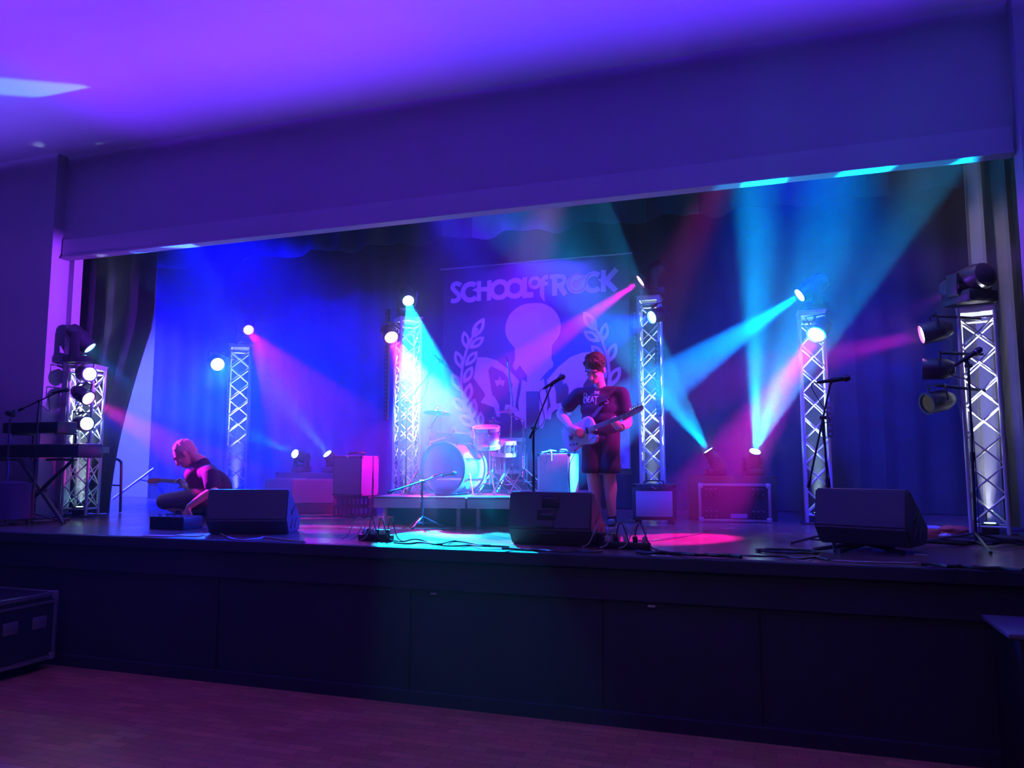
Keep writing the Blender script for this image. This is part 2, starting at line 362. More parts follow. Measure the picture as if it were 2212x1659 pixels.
GL = {'cyan': (.35, .85, 1), 'mag': (1, .25, .75), 'blue': (.15, .35, 1), 'off': (.02, .02, .02), 'dim': (.8, .08, .8), 'azure': (.2, .8, 1)}
def lens_mat(kind, s): return glow('lens_%s_%d' % (kind, s), GL[kind], s)
def moving_head(label, lens, aim, kind, s=14, size=1.0, group='moving head lights', base_z=None, flip=False):
    """lens: world centre of the front glass; aim: direction of the light"""
    lens = V(lens); a = V(aim).normalized(); k = size; c = lens - a * .17 * k
    drop = .27 * k if base_z is None else c.z - base_z
    base = c - V((0, 0, drop)); t = thing('moving_head_light', label, 'stage light', base, 0, group)
    yaw = math.atan2(a.y, a.x); Rz = Matrix.Rotation(yaw, 3, 'Z'); side = Rz @ V((0, 1, 0))
    bh = .09 * k
    b = MB().box(base + V((0, 0, bh / 2)), (.26 * k, .24 * k, bh), Rz, bev=.02 * k); part('base', b, M_black, t)
    y = MB(); 
    for q in (-1, 1): y.box((base + V((0, 0, bh)) + c + V((0, 0, .02 * k))) / 2 + side * q * .125 * k, (.10 * k, .035 * k, (c.z - base.z - bh) + .09 * k), Rz, bev=.012 * k)
    y.box(base + V((0, 0, bh + .025 * k)), (.12 * k, .27 * k, .04 * k), Rz, bev=.01 * k); part('yoke', y, M_black, t)
    h = MB().lathe([(.045 * k, -.17 * k), (.085 * k, -.15 * k), (.10 * k, -.10 * k), (.105 * k, .02 * k), (.092 * k, .08 * k), (.085 * k, .15 * k), (.09 * k, .17 * k), (.075 * k, .172 * k), (.07 * k, .155 * k), (.0, .155 * k)], c, a, 20)
    part('head', h, M_dark, t)
    l = MB().lathe([(.0, .158 * k), (.068 * k, .158 * k), (.066 * k, .166 * k), (.045 * k, .172 * k), (0, .175 * k)], c, a, 20)
    part('lens', l, lens_mat(kind, s), t, label={'cyan': 'bright cyan lens', 'mag': 'bright pink lens', 'blue': 'blue lens'}.get(kind)); return t
def par_can(label, lens, aim, kind, s=14, rad=.085, length=.22, group='par cans on the towers', clamp=None):
    lens = V(lens); a = V(aim).normalized(); b = lens - a * length
    t = thing('par_can', label, 'stage light', b, 0, group)
    part('body', MB().lathe([(.02, -.02), (rad * .6, -.015), (rad * .95, .05), (rad, .06), (rad, length), (rad * 1.05, length), (rad * 1.05, length + .012), (rad * .86, length + .012), (rad * .84, length - .02), (0, length - .02)], b, a, 20), M_dark, t)
    part('lens', MB().lathe([(0, length - .012), (rad * .82, length - .012), (rad * .6, length - .004), (0, length)], b, a, 20), lens_mat(kind, s), t, label={'cyan': 'bright cyan lens', 'mag': 'bright pink lens', 'blue': 'blue lens', 'off': 'unlit lens'}.get(kind))
    side = V((0, 0, 1)).cross(a); side = side.normalized() if side.length > .01 else V((1, 0, 0)); m = b + a * length * .45; up = a.cross(side)
    y = MB().tube([m + side * rad * 1.12, m + side * rad * 1.12 + up * rad * 1.5, m - side * rad * 1.12 + up * rad * 1.5, m - side * rad * 1.12], .009, 6)
    if clamp is not None: y.tube([m + up * rad * 1.5, clamp], .014, 8)
    part('yoke', y, M_black, t); return t
T = {}
T[1] = truss('short truss tower by the left jamb behind the keyboards', (-7.66, 1.72, HS), 1.78, .27, .35)
T[2] = truss('truss tower behind the crouching man in dark shirt', (-7.6, 4.4, HS), 2.42, .29, .62)
T[3] = truss('truss tower left of the drum kit, its foot hidden behind the riser', (-4.52, 3.9, HS), 2.56, .27, .75)
T[4] = truss('truss tower behind the guitarist and the purple-fronted amplifier', (-1.285, 3.9, HS), 2.62, .24, 0)
T[5] = truss('truss tower behind the microphone stand at the right, beyond the blue wedge', (.5, 3.35, HS), 2.22, .24, 0)
T[6] = truss('tall truss tower in front of the grey curtain at the far right', (1.80, 2.32, HS), 1.98, .27, -.25)
def beam(src, px2, y2, color, power, half, **kw):
    """a lantern at the world point src, thrown at a far point of the place seen at px2 and depth y2"""
    tgt = P(px2[0], px2[1], y2); a = (tgt - src).normalized(); return tgt, a
def head_beam(label, px, y, px2, y2, kind, color, power, half, s=14, size=1.0, gobo=None, blend=.15, base_z=None, rad=.03, **kw):
    src = P(*px, y); tgt = G(*px2, 5.4) if y2 == 'ceil' else P(*px2, y2); a = (tgt - src).normalized()
    moving_head(label, src, a, kind, s, size, base_z=base_z, **kw)
    if power: spot('moving_head_beam', src + a * .02, tgt, color, power, half, blend, rad, gobo)
def par_beam(label, px, y, px2, y2, kind, color, power, half, s=14, rad=.085, blend=.4, clamp=None, length=.22, tw=None):
    src = P(*px, y)
    if tw: clamp = V((T[tw].location.x, T[tw].location.y - .13, src.z + .10)); tgt = P(*px2, y2); a = (tgt - src).normalized()
    par_can(label, src, a, kind, s, rad, length, clamp=clamp)
    if power: spot('par_beam', src + a * .03, tgt, color, power, half, blend, rad * .6)
def tz(k): return HS + {1: 1.78, 2: 2.42, 3: 2.56, 4: 2.62, 5: 2.22, 6: 1.98}[k] + .004
KB = 1.0
head_beam('moving head on top of the short left tower with a blue beam', (195, 752), 1.6, (420, 965), 2.2, 'azure', AZ, 300 * KB, 9, base_z=tz(1))
head_beam('moving head on the tower behind the crouching man, pink beam', (537, 713), 4.2, (812, 1100), 1.1, 'mag', (.5, 0, 1), 2200 * KB, 9, gobo=('bars', 14, 1.2), base_z=tz(2))
head_beam('moving head above the drum riser tower, wide cyan beam', (882, 650), 3.7, (988, 1158), .62, 'cyan', (0.0, .5, 1), 12000 * KB, 8.5, s=30, base_z=tz(3))
head_beam('moving head on the tower behind the guitarist, pink beam', (1383, 607), 3.8, (1000, 870), 3.2, 'mag', (.9, 0, .8), 4200 * KB, 6.5, base_z=tz(4))
head_beam('moving head on the tower behind the right microphone stand, broad azure beam', (1727, 638), 3.3, (1300, 920), 2.6, 'azure', (0, .20, 1), 16000 * KB, 8, s=20, base_z=tz(5))
head_beam('large moving head on the far right tower in front of the curtain', (2052, 630), 2.35, (1700, 800), 4.6, 'dim', (.5, 0, 1), 60 * KB, 12, s=3, size=1.25, base_z=tz(6))
# floor heads, standing on road trunks
FLOOR_HEAD_Z = {3.5: P(1530, 973, 3.5).z - .27, 3.6: P(637, 980, 3.6).z - .25}
head_beam('floor moving head left of the pair behind the dark wedges', (637, 980), 3.6, (430, 890), 2.0, 'cyan', (0, .22, 1), 1800 * KB, 6, s=20, size=.8, base_z=FLOOR_HEAD_Z[3.6], gobo=('bars', 5, .6))
head_beam('floor moving head just left of the blue-lit cabinet', (707, 980), 3.6, (80, 212), 'ceil', 'cyan', (.03, .12, 1), 3500 * KB, 8, s=25, size=.8, base_z=FLOOR_HEAD_Z[3.6], gobo=('bars', 7, .9))
head_beam('moving head above the flight case, leaning left', (1530, 973), 3.5, (1410, 800), 3.35, 'cyan', (0, .40, 1), 6500 * KB, 14, s=30, size=.8, base_z=FLOOR_HEAD_Z[3.5], gobo=('bars', 5, 1.2))
head_beam('moving head above the flight case, throwing a fan of rays up', (1631, 975), 3.5, (1850, 30), 'ceil', 'cyan', (0, .42, 1), 5000 * KB, 20, s=30, size=.8, base_z=FLOOR_HEAD_Z[3.5], gobo=('bars', 9, .15))
# side lanterns
par_beam('upper cyan par can on the short left tower', (193, 808), 1.42, (300, 815), 1.1, 'cyan', CYAN, 60 * KB, 16, s=30, tw=1)
par_beam('pink par can in the middle of the short left tower', (190, 860), 1.42, (400, 990), 1.40, 'mag', (1, 0, .6), 1100 * KB, 9, s=30, tw=1)
par_beam('lowest par can on the short left tower, blue beam', (187, 915), 1.42, (330, 920), 1.0, 'cyan', BLUE, 500 * KB, 30, s=25, tw=1)
par_beam('cyan par can beside the tower behind the crouching man', (470, 787), 4.0, (520, 860), 3.0, 'cyan', (0, .08, 1), 700 * KB, 26, s=35, rad=.11, tw=2)
par_beam('pink par can beside the drum riser tower', (845, 728), 3.55, (985, 1000), 2.2, 'mag', (.9, .03, .9), 1500 * KB, 13, s=35, rad=.10, tw=3)
par_beam('blue-lit par can near the top of the tower behind the guitarist', (1409, 685), 3.55, (1200, 760), 2.6, 'azure', (0, .02, 1), 2500 * KB, 18, s=18, tw=4)
par_beam('pink par can on the tower behind the right microphone stand', (1764, 722), 3.05, (1470, 1170), 1.3, 'mag', (1, 0, .7), 1900 * KB, 9, s=35, rad=.10, tw=5)
par_beam('upper par can on the far right tower, seen edge on with a pink lens', (1993, 722), 2.25, (1290, 890), 2.14, 'mag', (1, 0, .65), 700 * KB, 9, s=20, rad=.095, tw=6)
par_beam('middle par can on the far right tower, dark with blue light', (1996, 797), 2.25, (1500, 800), 2.6, 'blue', BLUE, 120 * KB, 18, s=1, rad=.095, tw=6)
par_beam('lowest par can on the far right tower, unlit', (2004, 872), 2.2, (1600, 960), 1.4, 'off', BLUE, 0, 18, s=1, rad=.095, tw=6)
# small up-lights inside the towers
for k, c, e in ((1, (.6, .8, 1), 40), (2, (.7, .8, 1), 30), (3, (.9, .8, 1), 30), (4, (.6, .85, 1), 30), (5, (.5, .8, 1), 30), (6, (.8, .85, 1), 45)):
    b = V(T[k].location); t = thing('uplight', {1: 'small uplight inside the foot of the short left tower', 2: 'small uplight inside the foot of the tower behind the crouching man', 3: 'small uplight inside the foot of the drum riser tower', 4: 'small uplight inside the foot of the tower behind the guitarist', 5: 'small uplight inside the foot of the tower behind the right microphone stand', 6: 'small uplight inside the foot of the far right tower'}[k], 'stage light', b + V((0, 0, .017)), 0, 'uplights inside the towers')
    part('housing', MB().box(b + V((0, 0, .065)), (.13, .13, .09), T[k].rotation_euler.to_matrix(), bev=.01), M_black, t)
    part('lens', MB().lathe([(0, .112), (.045, .112), (.04, .116), (0, .117)], b, (0, 0, 1), 16), lens_mat('cyan', 6), t)
    spot('uplight_beam', b + V((0, 0, .125)), b + V((0, 0, 2)), c, e * 30, 11, .6, .03)
# ------------------------------------------------------------------ banner
BY = 4.7
M_ban = mat('banner_vinyl', (.05, .05, .06), .38, var=.15, scale=2)
M_prt = mat('banner_print', (.55, .52, .60), .5, var=.05, scale=4)
M_red = mat('banner_red', (.55, .12, .10), .5)
a_, b_, c_, d_ = P(957, 573, BY), P(1350, 558, BY), P(1364, 1013, BY), P(975, 1050, BY)
x0b, x1b, z1b, z0b = a_.x, c_.x, (a_.z + b_.z) / 2, (c_.z + d_.z) / 2 + .05
ban = thing('banner', 'large black banner with SCHOOL of ROCK lettering and a laurel emblem hung on the backdrop', 'banner', ((x0b + x1b) / 2, BY, z0b))
N = 40; vs = []; fs = []
def bw(x, z): return .018 * math.sin(x * 5.0 + .7 * z) * (1 - .75 * (z - z0b) / (z1b - z0b)) + .008 * math.sin(x * 13 - z * 2) * (1 - (z - z0b) / (z1b - z0b))
for j in range(N + 1):
    for i in range(N + 1):
        x = x0b + (x1b - x0b) * i / N; z = z0b + (z1b - z0b) * j / N; vs.append(V((x, BY + .03 + bw(x, z), z)))
fs = [(j * (N + 1) + i, j * (N + 1) + i + 1, (j + 1) * (N + 1) + i + 1, (j + 1) * (N + 1) + i) for j in range(N) for i in range(N)]
bk = [q + V((0, .006, 0)) for q in vs]; K = len(vs)
part('cloth', MB().add(vs + bk, fs + [tuple(K + q for q in reversed(f)) for f in fs]), M_ban, ban)
part('top_bar', MB().tube([(x0b - .05, BY + .03, z1b + .01), (x1b + .05, BY + .03, z1b + .01)], .014, 8), M_steel, ban)
part('hanging_cord', MB().tube([(x0b + .1, BY + .03, z1b), (x0b + .1, BY + .2, 5.7)], .005, 5).tube([((x0b + x1b) / 2, BY + .03, z1b), ((x0b + x1b) / 2, BY + .2, 5.7)], .005, 5).tube([(x1b - .1, BY + .03, z1b), (x1b - .1, BY + .2, 5.7)], .005, 5), M_cable, ban)
def pl(px, py): q = P(px, py, BY); return (q.x, q.z)
AX = pl(1150, 760)[0]
def mirror(pts): return [(2 * AX - x, z) for x, z in pts]
def flat(mb, poly, off=0.0):
    """filled outline printed on the banner cloth (follows its waves)"""
    bm = bmesh.new(); vv = [bm.verts.new((x, 0, z)) for x, z in poly]
    f = bm.faces.new(vv); bmesh.ops.triangulate(bm, faces=[f]); bmesh.ops.subdivide_edges(bm, edges=bm.edges[:], cuts=3, use_grid_fill=True)
    bm.verts.index_update()
    v1 = [V((q.co.x, BY + .022 - off + bw(q.co.x, q.co.z), q.co.z)) for q in bm.verts]; f1 = [tuple(k.index for k in g.verts) for g in bm.faces]; bm.free(); mb.add(v1, f1)
def ribbon(mb, pts, w, closed=False, off=0.0, taper=None):
    n = len(pts); L = []; R = []
    for i, (x, z) in enumerate(pts):
        p = pts[(i - 1) % n] if (closed or i > 0) else pts[i]; q = pts[(i + 1) % n] if (closed or i < n - 1) else pts[i]
        dx, dz = q[0] - p[0], q[1] - p[1]; l = math.hypot(dx, dz) or 1; ww = (w if taper is None else w * taper[i]) / 2
        L.append((x - dz / l * ww, z + dx / l * ww)); R.append((x + dz / l * ww, z - dx / l * ww))
    v = [V((x, BY + .022 - off + bw(x, z), z)) for x, z in L + R]
    m = n if closed else n - 1
    mb.add(v, [(i, (i + 1) % n, n + (i + 1) % n, n + i) for i in range(m)])
def sm2(pts, sub=5, closed=False):
    p3 = [V((x, 0, z)) for x, z in pts]
    if closed: p3 = [p3[-1]] + p3 + [p3[0], p3[1]]; r = smoothpath(p3, sub)[sub:-sub - 1]; return [(q.x, q.z) for q in r][:-0 or None]
    return [(q.x, q.z) for q in smoothpath(p3, sub)]
ppm_b = abs(pl(1160, 760)[0] - pl(1150, 760)[0]) / 10      # metres of banner per pixel
mb = MB()
def CP(lst): return [pl(940 + a / 5.267, 560 + b / 5.267) for a, b in lst]
W1 = 58 / 5.267 * ppm_b
def arc(cx, cy, r, a0, a1, n=26, slope=-.085, ry=None):
    ry = ry or r; return [(cx + r * math.cos(math.radians(a0 + (a1 - a0) * i / n)), cy - ry * math.sin(math.radians(a0 + (a1 - a0) * i / n)) + slope * r * math.cos(math.radians(a0 + (a1 - a0) * i / n))) for i in range(n + 1)]
ribbon(mb, sm2(CP([(285, 290), (240, 272), (200, 288), (192, 325), (222, 362), (258, 400), (262, 440), (225, 470), (172, 468)])), W1 * .9)
ribbon(mb, CP(arc(395, 368, 88, 50, 315, ry=92)), W1)
ribbon(mb, CP([(492, 245), (490, 472)]), W1 * .9); ribbon(mb, CP([(612, 236), (606, 466)]), W1 * .9); ribbon(mb, CP([(412, 348), (470, 342), (610, 335)]), W1 * .9, taper=[.05, 1, 1])
for cx, cy in ((728, 343), (903, 328)): ribbon(mb, CP(arc(cx, cy, 90, 0, 360, 36)), W1 * 1.0)
ribbon(mb, CP([(1015, 200), (1012, 432)]), W1 * .95); ribbon(mb, CP([(985, 408), (1112, 400)]), W1 * 1.1)
ribbon(mb, CP(arc(1128, 262, 55, 0, 360, 30)), W1 * .72)
ribbon(mb, sm2(CP([(1282, 195), (1240, 205), (1214, 250), (1212, 330), (1212, 400), (1240, 475)])), W1 * .9, taper=[1] * 20 + [max(.1, 1 - i / 6) for i in range(6)]); ribbon(mb, CP([(1170, 278), (1276, 270)]), W1 * .75)
ribbon(mb, CP([(1352, 178), (1354, 410)]), W1 * 1.0); ribbon(mb, sm2(CP([(1296, 196), (1400, 186), (1462, 205), (1462, 262), (1400, 292), (1350, 298)])), W1 * .85); ribbon(mb, CP([(1410, 290), (1478, 402)]), W1)
ribbon(mb, CP(arc(1612, 270, 92, 0, 360, 36)), W1 * .95); flat(mb, CP(arc(1612, 270, 66, 0, 360, 24))[:-1])
ribbon(mb, CP(arc(1800, 258, 96, 50, 312)), W1)
ribbon(mb, CP([(1912, 118), (1912, 368)]), W1 * .95); ribbon(mb, CP([(2062, 106), (1940, 245)]), W1); ribbon(mb, CP([(1940, 238), (2055, 356)]), W1); ribbon(mb, CP([(1845, 222), (1890, 240), (1920, 250)]), W1 * .8, taper=[.1, .8, 1])
part('lettering', mb, M_prt, ban, smooth=False, label='pale SCHOOL of ROCK lettering')
mb = MB()
flat(mb, CP([(1560, 250), (1590, 235), (1630, 240), (1640, 212), (1650, 240), (1675, 250), (1655, 285), (1625, 320), (1580, 325), (1555, 295)]), .004)
ribbon(mb, sm2(CP([(1640, 225), (1690, 215), (1680, 180), (1620, 165), (1550, 190), (1520, 260), (1540, 335), (1610, 365), (1680, 335), (1715, 260), (1735, 190), (1770, 165)])), W1 * .3, off=.004)
part('guitar_mark', mb, M_red, ban, smooth=False, label='small dark red guitar mark inside the O')
mb = MB()
def XP(l): return [pl(a, b) for a, b in l]
left = [(1150, 654), (1130, 657), (1110, 669), (1097, 686), (1091, 708), (1094, 728), (1103, 742), (1112, 753), (1115, 765), (1111, 777), (1107, 788), (1109, 796), (1114, 799), (1120, 791), (1127, 787), (1134, 790), (1138, 800), (1139, 830), (1150, 830)]
L = sm2(XP(left), 3); flat(mb, L + [q for q in reversed(mirror(L))][1:-1])
base = [(1139, 826), (1127, 819), (1124, 845), (1119, 870), (1122, 900), (1130, 925), (1137, 925), (1136, 846), (1150, 846)]
for Q in (XP(base[:-1] + [(1150, 845), (1150, 826)]), ): flat(mb, Q); flat(mb, mirror(Q)[::-1])
wing = [(1029, 771), (1048, 771), (1072, 778), (1097, 797), (1121, 823), (1113, 836), (1109, 858), (1112, 884), (1101, 880), (1102, 850), (1107, 830), (1088, 804), (1053, 787), (1051, 801), (1046, 812), (1054, 828), (1057, 849), (1068, 858), (1077, 874), (1079, 900), (1072, 900), (1067, 880), (1055, 868), (1036, 869), (1045, 856), (1046, 838), (1036, 824), (1021, 816), (1037, 807), (1042, 796), (1038, 782)]
flat(mb, XP(wing)); flat(mb, mirror(XP(wing))[::-1])
star = [pl(1079 + (12 if i % 2 == 0 else 5) * math.sin(math.pi * i / 5), 825 - (12 if i % 2 == 0 else 5) * math.cos(math.pi * i / 5)) for i in range(10)]
flat(mb, star); flat(mb, mirror(star)[::-1])
curl = XP([(1183, 905), (1187, 888), (1198, 879), (1212, 876)]); ribbon(mb, sm2(curl), 11 * ppm_b); ribbon(mb, sm2(mirror(curl)), 11 * ppm_b)
part('winged_guitar_emblem', mb, M_prt, ban, smooth=False, label='pale guitar body with two wings and stars')
def leaf(mb, bx, by, tx, ty, mir=False):
    p, q = V((*pl(bx, by),)), V((*pl(tx, ty),)); d = q - p; l = d.length; d.normalize(); s = V((-d.y, d.x)); hw = l * .235; n = 8
    def side(k, w0, a, b): return [p + d * l * (a + (b - a) * i / n) + s * k * w0 * math.sin(math.pi * (i / n)) ** .8 for i in range(n + 1)]
    for k in (-1, 1):
        o = side(k, hw, 0, 1); i_ = side(k, hw * .38, .28, .78)
        poly_o = [(v.x, v.y) for v in o]; poly_i = [(v.x, v.y) for v in i_]
        if mir: poly_o, poly_i = mirror(poly_o), mirror(poly_i)
        vv = [V((x, BY + .022 + bw(x, z), z)) for x, z in poly_o + poly_i]
        mb.add(vv, [(i, i + 1, n + 1 + i + 1, n + 1 + i) for i in range(n)])
LV = [(1018, 730, 1045, 686), (1008, 754, 1000, 714), (1012, 752, 1045, 727), (998, 797, 982, 757), (1003, 790, 1030, 758), (1000, 828, 1019, 790), (997, 846, 974, 806), (1004, 872, 1015, 826), (1008, 890, 975, 857), (1016, 907, 1023, 860), (1027, 921, 988, 896), (1036, 928, 1036, 888), (1050, 950, 1008, 934), (1062, 955, 1058, 915)]
for nm, mir in (('laurel_branch', False), ('laurel_branch', True)):
    mb = MB(); st = sm2(XP([(1030, 708), (1015, 735), (1005, 760), (997, 795), (995, 830), (1000, 860), (1010, 890), (1028, 922), (1050, 948), (1075, 965)]))
    ribbon(mb, mirror(st) if mir else st, 5.5 * ppm_b)
    for l4 in LV: leaf(mb, *l4, mir=mir)
    part(nm, mb, M_prt, ban, smooth=False)
# blue crumpled sheet at the banner's right edge
mb = MB(); rnd = random.Random(4); Q0, Q1 = P(1338, 900, 4.67), P(1362, 1012, 4.67); n = 14; vs = []
for j in range(n + 1):
    for i in range(n + 1):
        x = Q0.x - .05 + (Q1.x - Q0.x + .05) * i / n; z = Q1.z + (Q0.z - Q1.z) * j / n; vs.append(V((x, 4.655 + .05 * noise.noise(V((x * 12, z * 7, 1))), z)))
bk = [q + V((0, .01, 0)) for q in vs]; f1 = [(j * (n + 1) + i, j * (n + 1) + i + 1, (j + 1) * (n + 1) + i + 1, (j + 1) * (n + 1) + i) for j in range(n) for i in range(n)]
single('plastic_sheet', mb.add(vs + bk, f1 + [tuple(len(vs) + q for q in reversed(f)) for f in f1]), mat('blue_plastic', (.25, .35, .6), .2), 'crumpled shiny blue sheet hanging beside the banner behind the guitarist', 'sheet')
# ------------------------------------------------------------------ drum riser
RA = math.radians(9.0); RFL = G(806, 1136); RZ = HS + .29
RIS = Matrix.Rotation(RA, 3, 'Z'); ex, ey = RIS @ V((1, 0, 0)), RIS @ V((0, 1, 0))
M_riser = mat('riser_carpet', (.22, .20, .22), .8, var=.2, scale=20)
M_rside = mat('riser_frame', (.45, .43, .48), .5, .3)
def rp(a, b, z=0): q = RFL + ex * a + ey * b; return V((q.x, q.y, z))
for k, (a0, a1, lab) in enumerate(((0, .94, 'left half of the drum riser, metal-framed low platform'), (.96, 2.16, 'right half of the drum riser, reaching behind the amplifier'))):
    t = thing('drum_riser', lab, 'platform', rp((a0 + a1) / 2, 1.05, HS), RA, 'drum riser platforms')
    part('deck', MB().box((0, 0, .29 - .01), (a1 - a0, 2.1, .02), bev=.004), M_riser, t, False)
    part('frame', MB().box((0, -1.03, .225), (a1 - a0, .04, .09)).box((0, 1.03, .225), (a1 - a0, .04, .09)).box((-(a1 - a0) / 2 + .02, 0, .225), (.04, 2.02, .09)).box(((a1 - a0) / 2 - .02, 0, .225), (.04, 2.02, .09)), M_rside, t, False)
    for sx in (-1, 1):
        for sy in (-1, 1): part('leg', MB().tube([(sx * ((a1 - a0) / 2 - .09), sy * .95, 0), (sx * ((a1 - a0) / 2 - .09), sy * .95, .19)], .024, 10), M_rside, t, False)
struct_back = single('riser_skirt', MB().add([rp(0.02, .35, HS), rp(2.14, .35, HS), rp(2.14, .35, HS + .18), rp(.02, .35, HS + .18), rp(0.02, .36, HS), rp(2.14, .36, HS), rp(2.14, .36, HS + .18), rp(.02, .36, HS + .18)], [(0, 1, 2, 3), (7, 6, 5, 4), (0, 3, 7, 4), (1, 5, 6, 2), (3, 2, 6, 7), (0, 4, 5, 1)]), M_drape, 'dark cloth skirt set back under the drum riser', 'skirt')
# ------------------------------------------------------------------ drums
M_acr = clear_plastic('clear_acrylic', (.86, .84, .95), .14)
M_head = clear_plastic('drum_skin', (.80, .78, .9), .22)
M_hoop = mat('drum_hoop', (.8, .78, .85), .25, .3)
M_cym = mat('cymbal_bronze', (.75, .62, .38), .25, .9)
def drum(label, c, axis, R, L, group='drums of the kit', lugs=8, hoopm=None, solid=None, rim=.012, name='drum'):
    c = V(c); z = V(axis).normalized(); x, y, _ = basis(z)
    t = thing(name, label, 'drum', c if name != 'bass_drum' else V((c.x, c.y, c.z - R)), 0, group)
    part('shell', MB().lathe([(R, -L / 2), (R, L / 2), (R - .006, L / 2), (R - .006, -L / 2)], c, z, 40, close=True), solid or M_acr, t)
    for s in (-1, 1):
        part('hoop', MB().lathe([(R + rim, s * L / 2 - .02), (R + rim, s * L / 2 + .02), (R - .004, s * L / 2 + .022), (R - .004, s * L / 2 - .02)], c, z, 40, close=True), hoopm or M_hoop, t)
        part('drum_head', MB().lathe([(0, s * (L / 2 + .004)), (R - .004, s * (L / 2 + .004)), (R - .004, s * (L / 2 + .002)), (0, s * (L / 2 + .002))], c, z, 40), M_head, t)
    mb = MB()
    for k in range(lugs):
        a = 2 * math.pi * (k + .5) / lugs; d = x * math.cos(a) + y * math.sin(a)
        mb.tube([c + d * (R + .012) - z * (L / 2 + .01), c + d * (R + .012) + z * (L / 2 + .01)], .0045, 6)
        for s in (-1, 1): mb.box(c + d * (R + .012) + z * s * (L * .28), (.018, .018, .035), rotm(z), bev=.004)
    part('lugs', mb, M_chrome, t); return t
bc = P(957, 1012, 2.02); bn = V((-math.sin(math.radians(9)), -math.cos(math.radians(9)), 0)); bc = bc - bn * .0; bR = .262; bc.z = RZ + bR + .012; bcc = bc - bn * .21
drum('large clear bass drum facing front on the riser', bcc, bn, bR, .42, lugs=8, hoopm=mat('dark_hoop', (.35, .33, .38), .3), name='bass_drum', rim=.016)
sx = V((0, 0, 1)).cross(bn).normalized(); bdo = [o for o in bpy.data.objects if o.name == 'bass_drum'][0]
for s in (-1, 1): part('spur', MB().tube([bc - bn * .12 + sx * s * .25 - V((0, 0, .05)), bc + sx * s * .36 - V((0, 0, bR))], .008, 6), M_chrome, bdo)
pillow = single('drum_cushion', MB().box(bcc - V((0, 0, .16)), (.36, .30, .12), (0, 0, .15), bev=.05), mat('cushion_cloth', (.5, .4, .5), .9), 'soft cushion lying inside the clear bass drum', 'cushion')
tc = P(1051, 945, 2.35); drum('clear rack tom tilted above the bass drum', tc, (.05, -.22, 1), .135, .19, lugs=6, name='rack_tom')
sn = P(1089, 968, 2.6); drum('small snare drum right of the clear rack tom', sn, (.08, -.1, 1), .12, .13, lugs=8, solid=M_chrome, name='snare_drum')
ft = P(1099, 906, 3.15); drum('clear floor tom standing behind the snare drum', V((ft.x, ft.y, RZ + .42)), (0, -.05, 1), .19, .36, lugs=6, name='floor_tom')
mb = MB()
for k in range(3):
    a = 2 * math.pi * k / 3 + .4; d = V((math.cos(a), math.sin(a), 0)); q = V((ft.x, ft.y, 0)) + d * .21; mb.tube([(q.x, q.y, RZ + .45), (q.x, q.y, RZ + .06), (q.x + d.x * .04, q.y + d.y * .04, RZ + .005)], .008, 6)
part('legs', mb, M_chrome, [o for o in bpy.data.objects if o.name == 'floor_tom'][0])
def tripod(t, foot, h, spread=.30, n=3, m=None, r=.009, ph=.3):
    foot = V(foot); m = m or M_chrome
    for k in range(n):
        a = 2 * math.pi * k / n + ph; d = V((math.cos(a), math.sin(a), 0))
        part('leg', MB().tube([foot + V((0, 0, h)), foot + d * spread + V((0, 0, .012))], r, 6).ball(foot + d * spread + V((0, 0, .014)), .014, 5).tube([foot + V((0, 0, h * .45)), foot + d * spread * .55 + V((0, 0, h * .46))], r * .7, 6), m, t)
def cymbal_stand(label, foot, top, R, tilt=(0, -.1, 1), arm=None, group='cymbals on stands'):
    foot = V(foot); top = V(top); t = thing('cymbal_stand', label, 'cymbal', foot, 0, group)
    el = V((foot.x, foot.y, top.z - .06)) if arm is None else V(arm)
    part('pole', MB().tube([foot + V((0, 0, .1)), V((foot.x, foot.y, (foot.z + el.z) / 2))], .014, 8).tube([V((foot.x, foot.y, (foot.z + el.z) / 2 - .02)), el], .010, 8).ball(V((foot.x, foot.y, (foot.z + el.z) / 2)), .022, 6), M_chrome, t)
    part('boom', MB().tube([el, top - V((0, 0, .03)), top + V((0, 0, .05))], .008, 8).ball(el, .022, 6).tube([el - V((.03, 0, 0)), el + V((.03, 0, 0))], .008, 6).ball(top + V((0, 0, .045)), .014, 6), M_chrome, t)
    part('cymbal', MB().lathe([(0.006, .032), (.02, .03), (.035, .018), (.045, .012), (R * .6, .004), (R, -.006), (R, -.008), (R * .6, .001), (.044, .008), (.02, .026), (.006, .028)], top, tilt, 36), M_cym, t)
    tripod(t, foot, .28); return t
s1 = P(928, 1062, 2.55); s1.z = RZ
cymbal_stand('crash cymbal lit cyan, on a boom left above the bass drum', s1, P(945, 891, 2.35), .155, (.02, .12, 1), P(930, 922, 2.5))
s2 = P(905, 1064, 2.3); s2.z = RZ
cymbal_stand('ride cymbal low over the bass drum, seen edge on', s2, P(979, 934, 2.3), .19, (.08, -.03, 1), P(925, 957, 2.3))
s3 = P(1131, 1058, 2.75); s3.z = RZ
cymbal_stand('crash cymbal on the thick right-hand stand of the drum kit', s3, P(1099, 889, 2.8), .165, (.0, -.1, 1), P(1131, 908, 2.75))
hh = P(1066, 1060, 2.7); hh.z = RZ
cymbal_stand('splash cymbal on the middle stand behind the rack tom', hh, P(1066, 912, 2.9), .10, (0, .1, 1), P(1066, 925, 2.85))
t = thing('snare_stand', 'chrome stand carrying the small snare drum', 'drum stand', (sn.x, sn.y, RZ)); part('pole', MB().tube([(sn.x, sn.y, RZ + .1), (sn.x, sn.y, sn.z - .10)], .012, 8), M_chrome, t)
mb = MB()
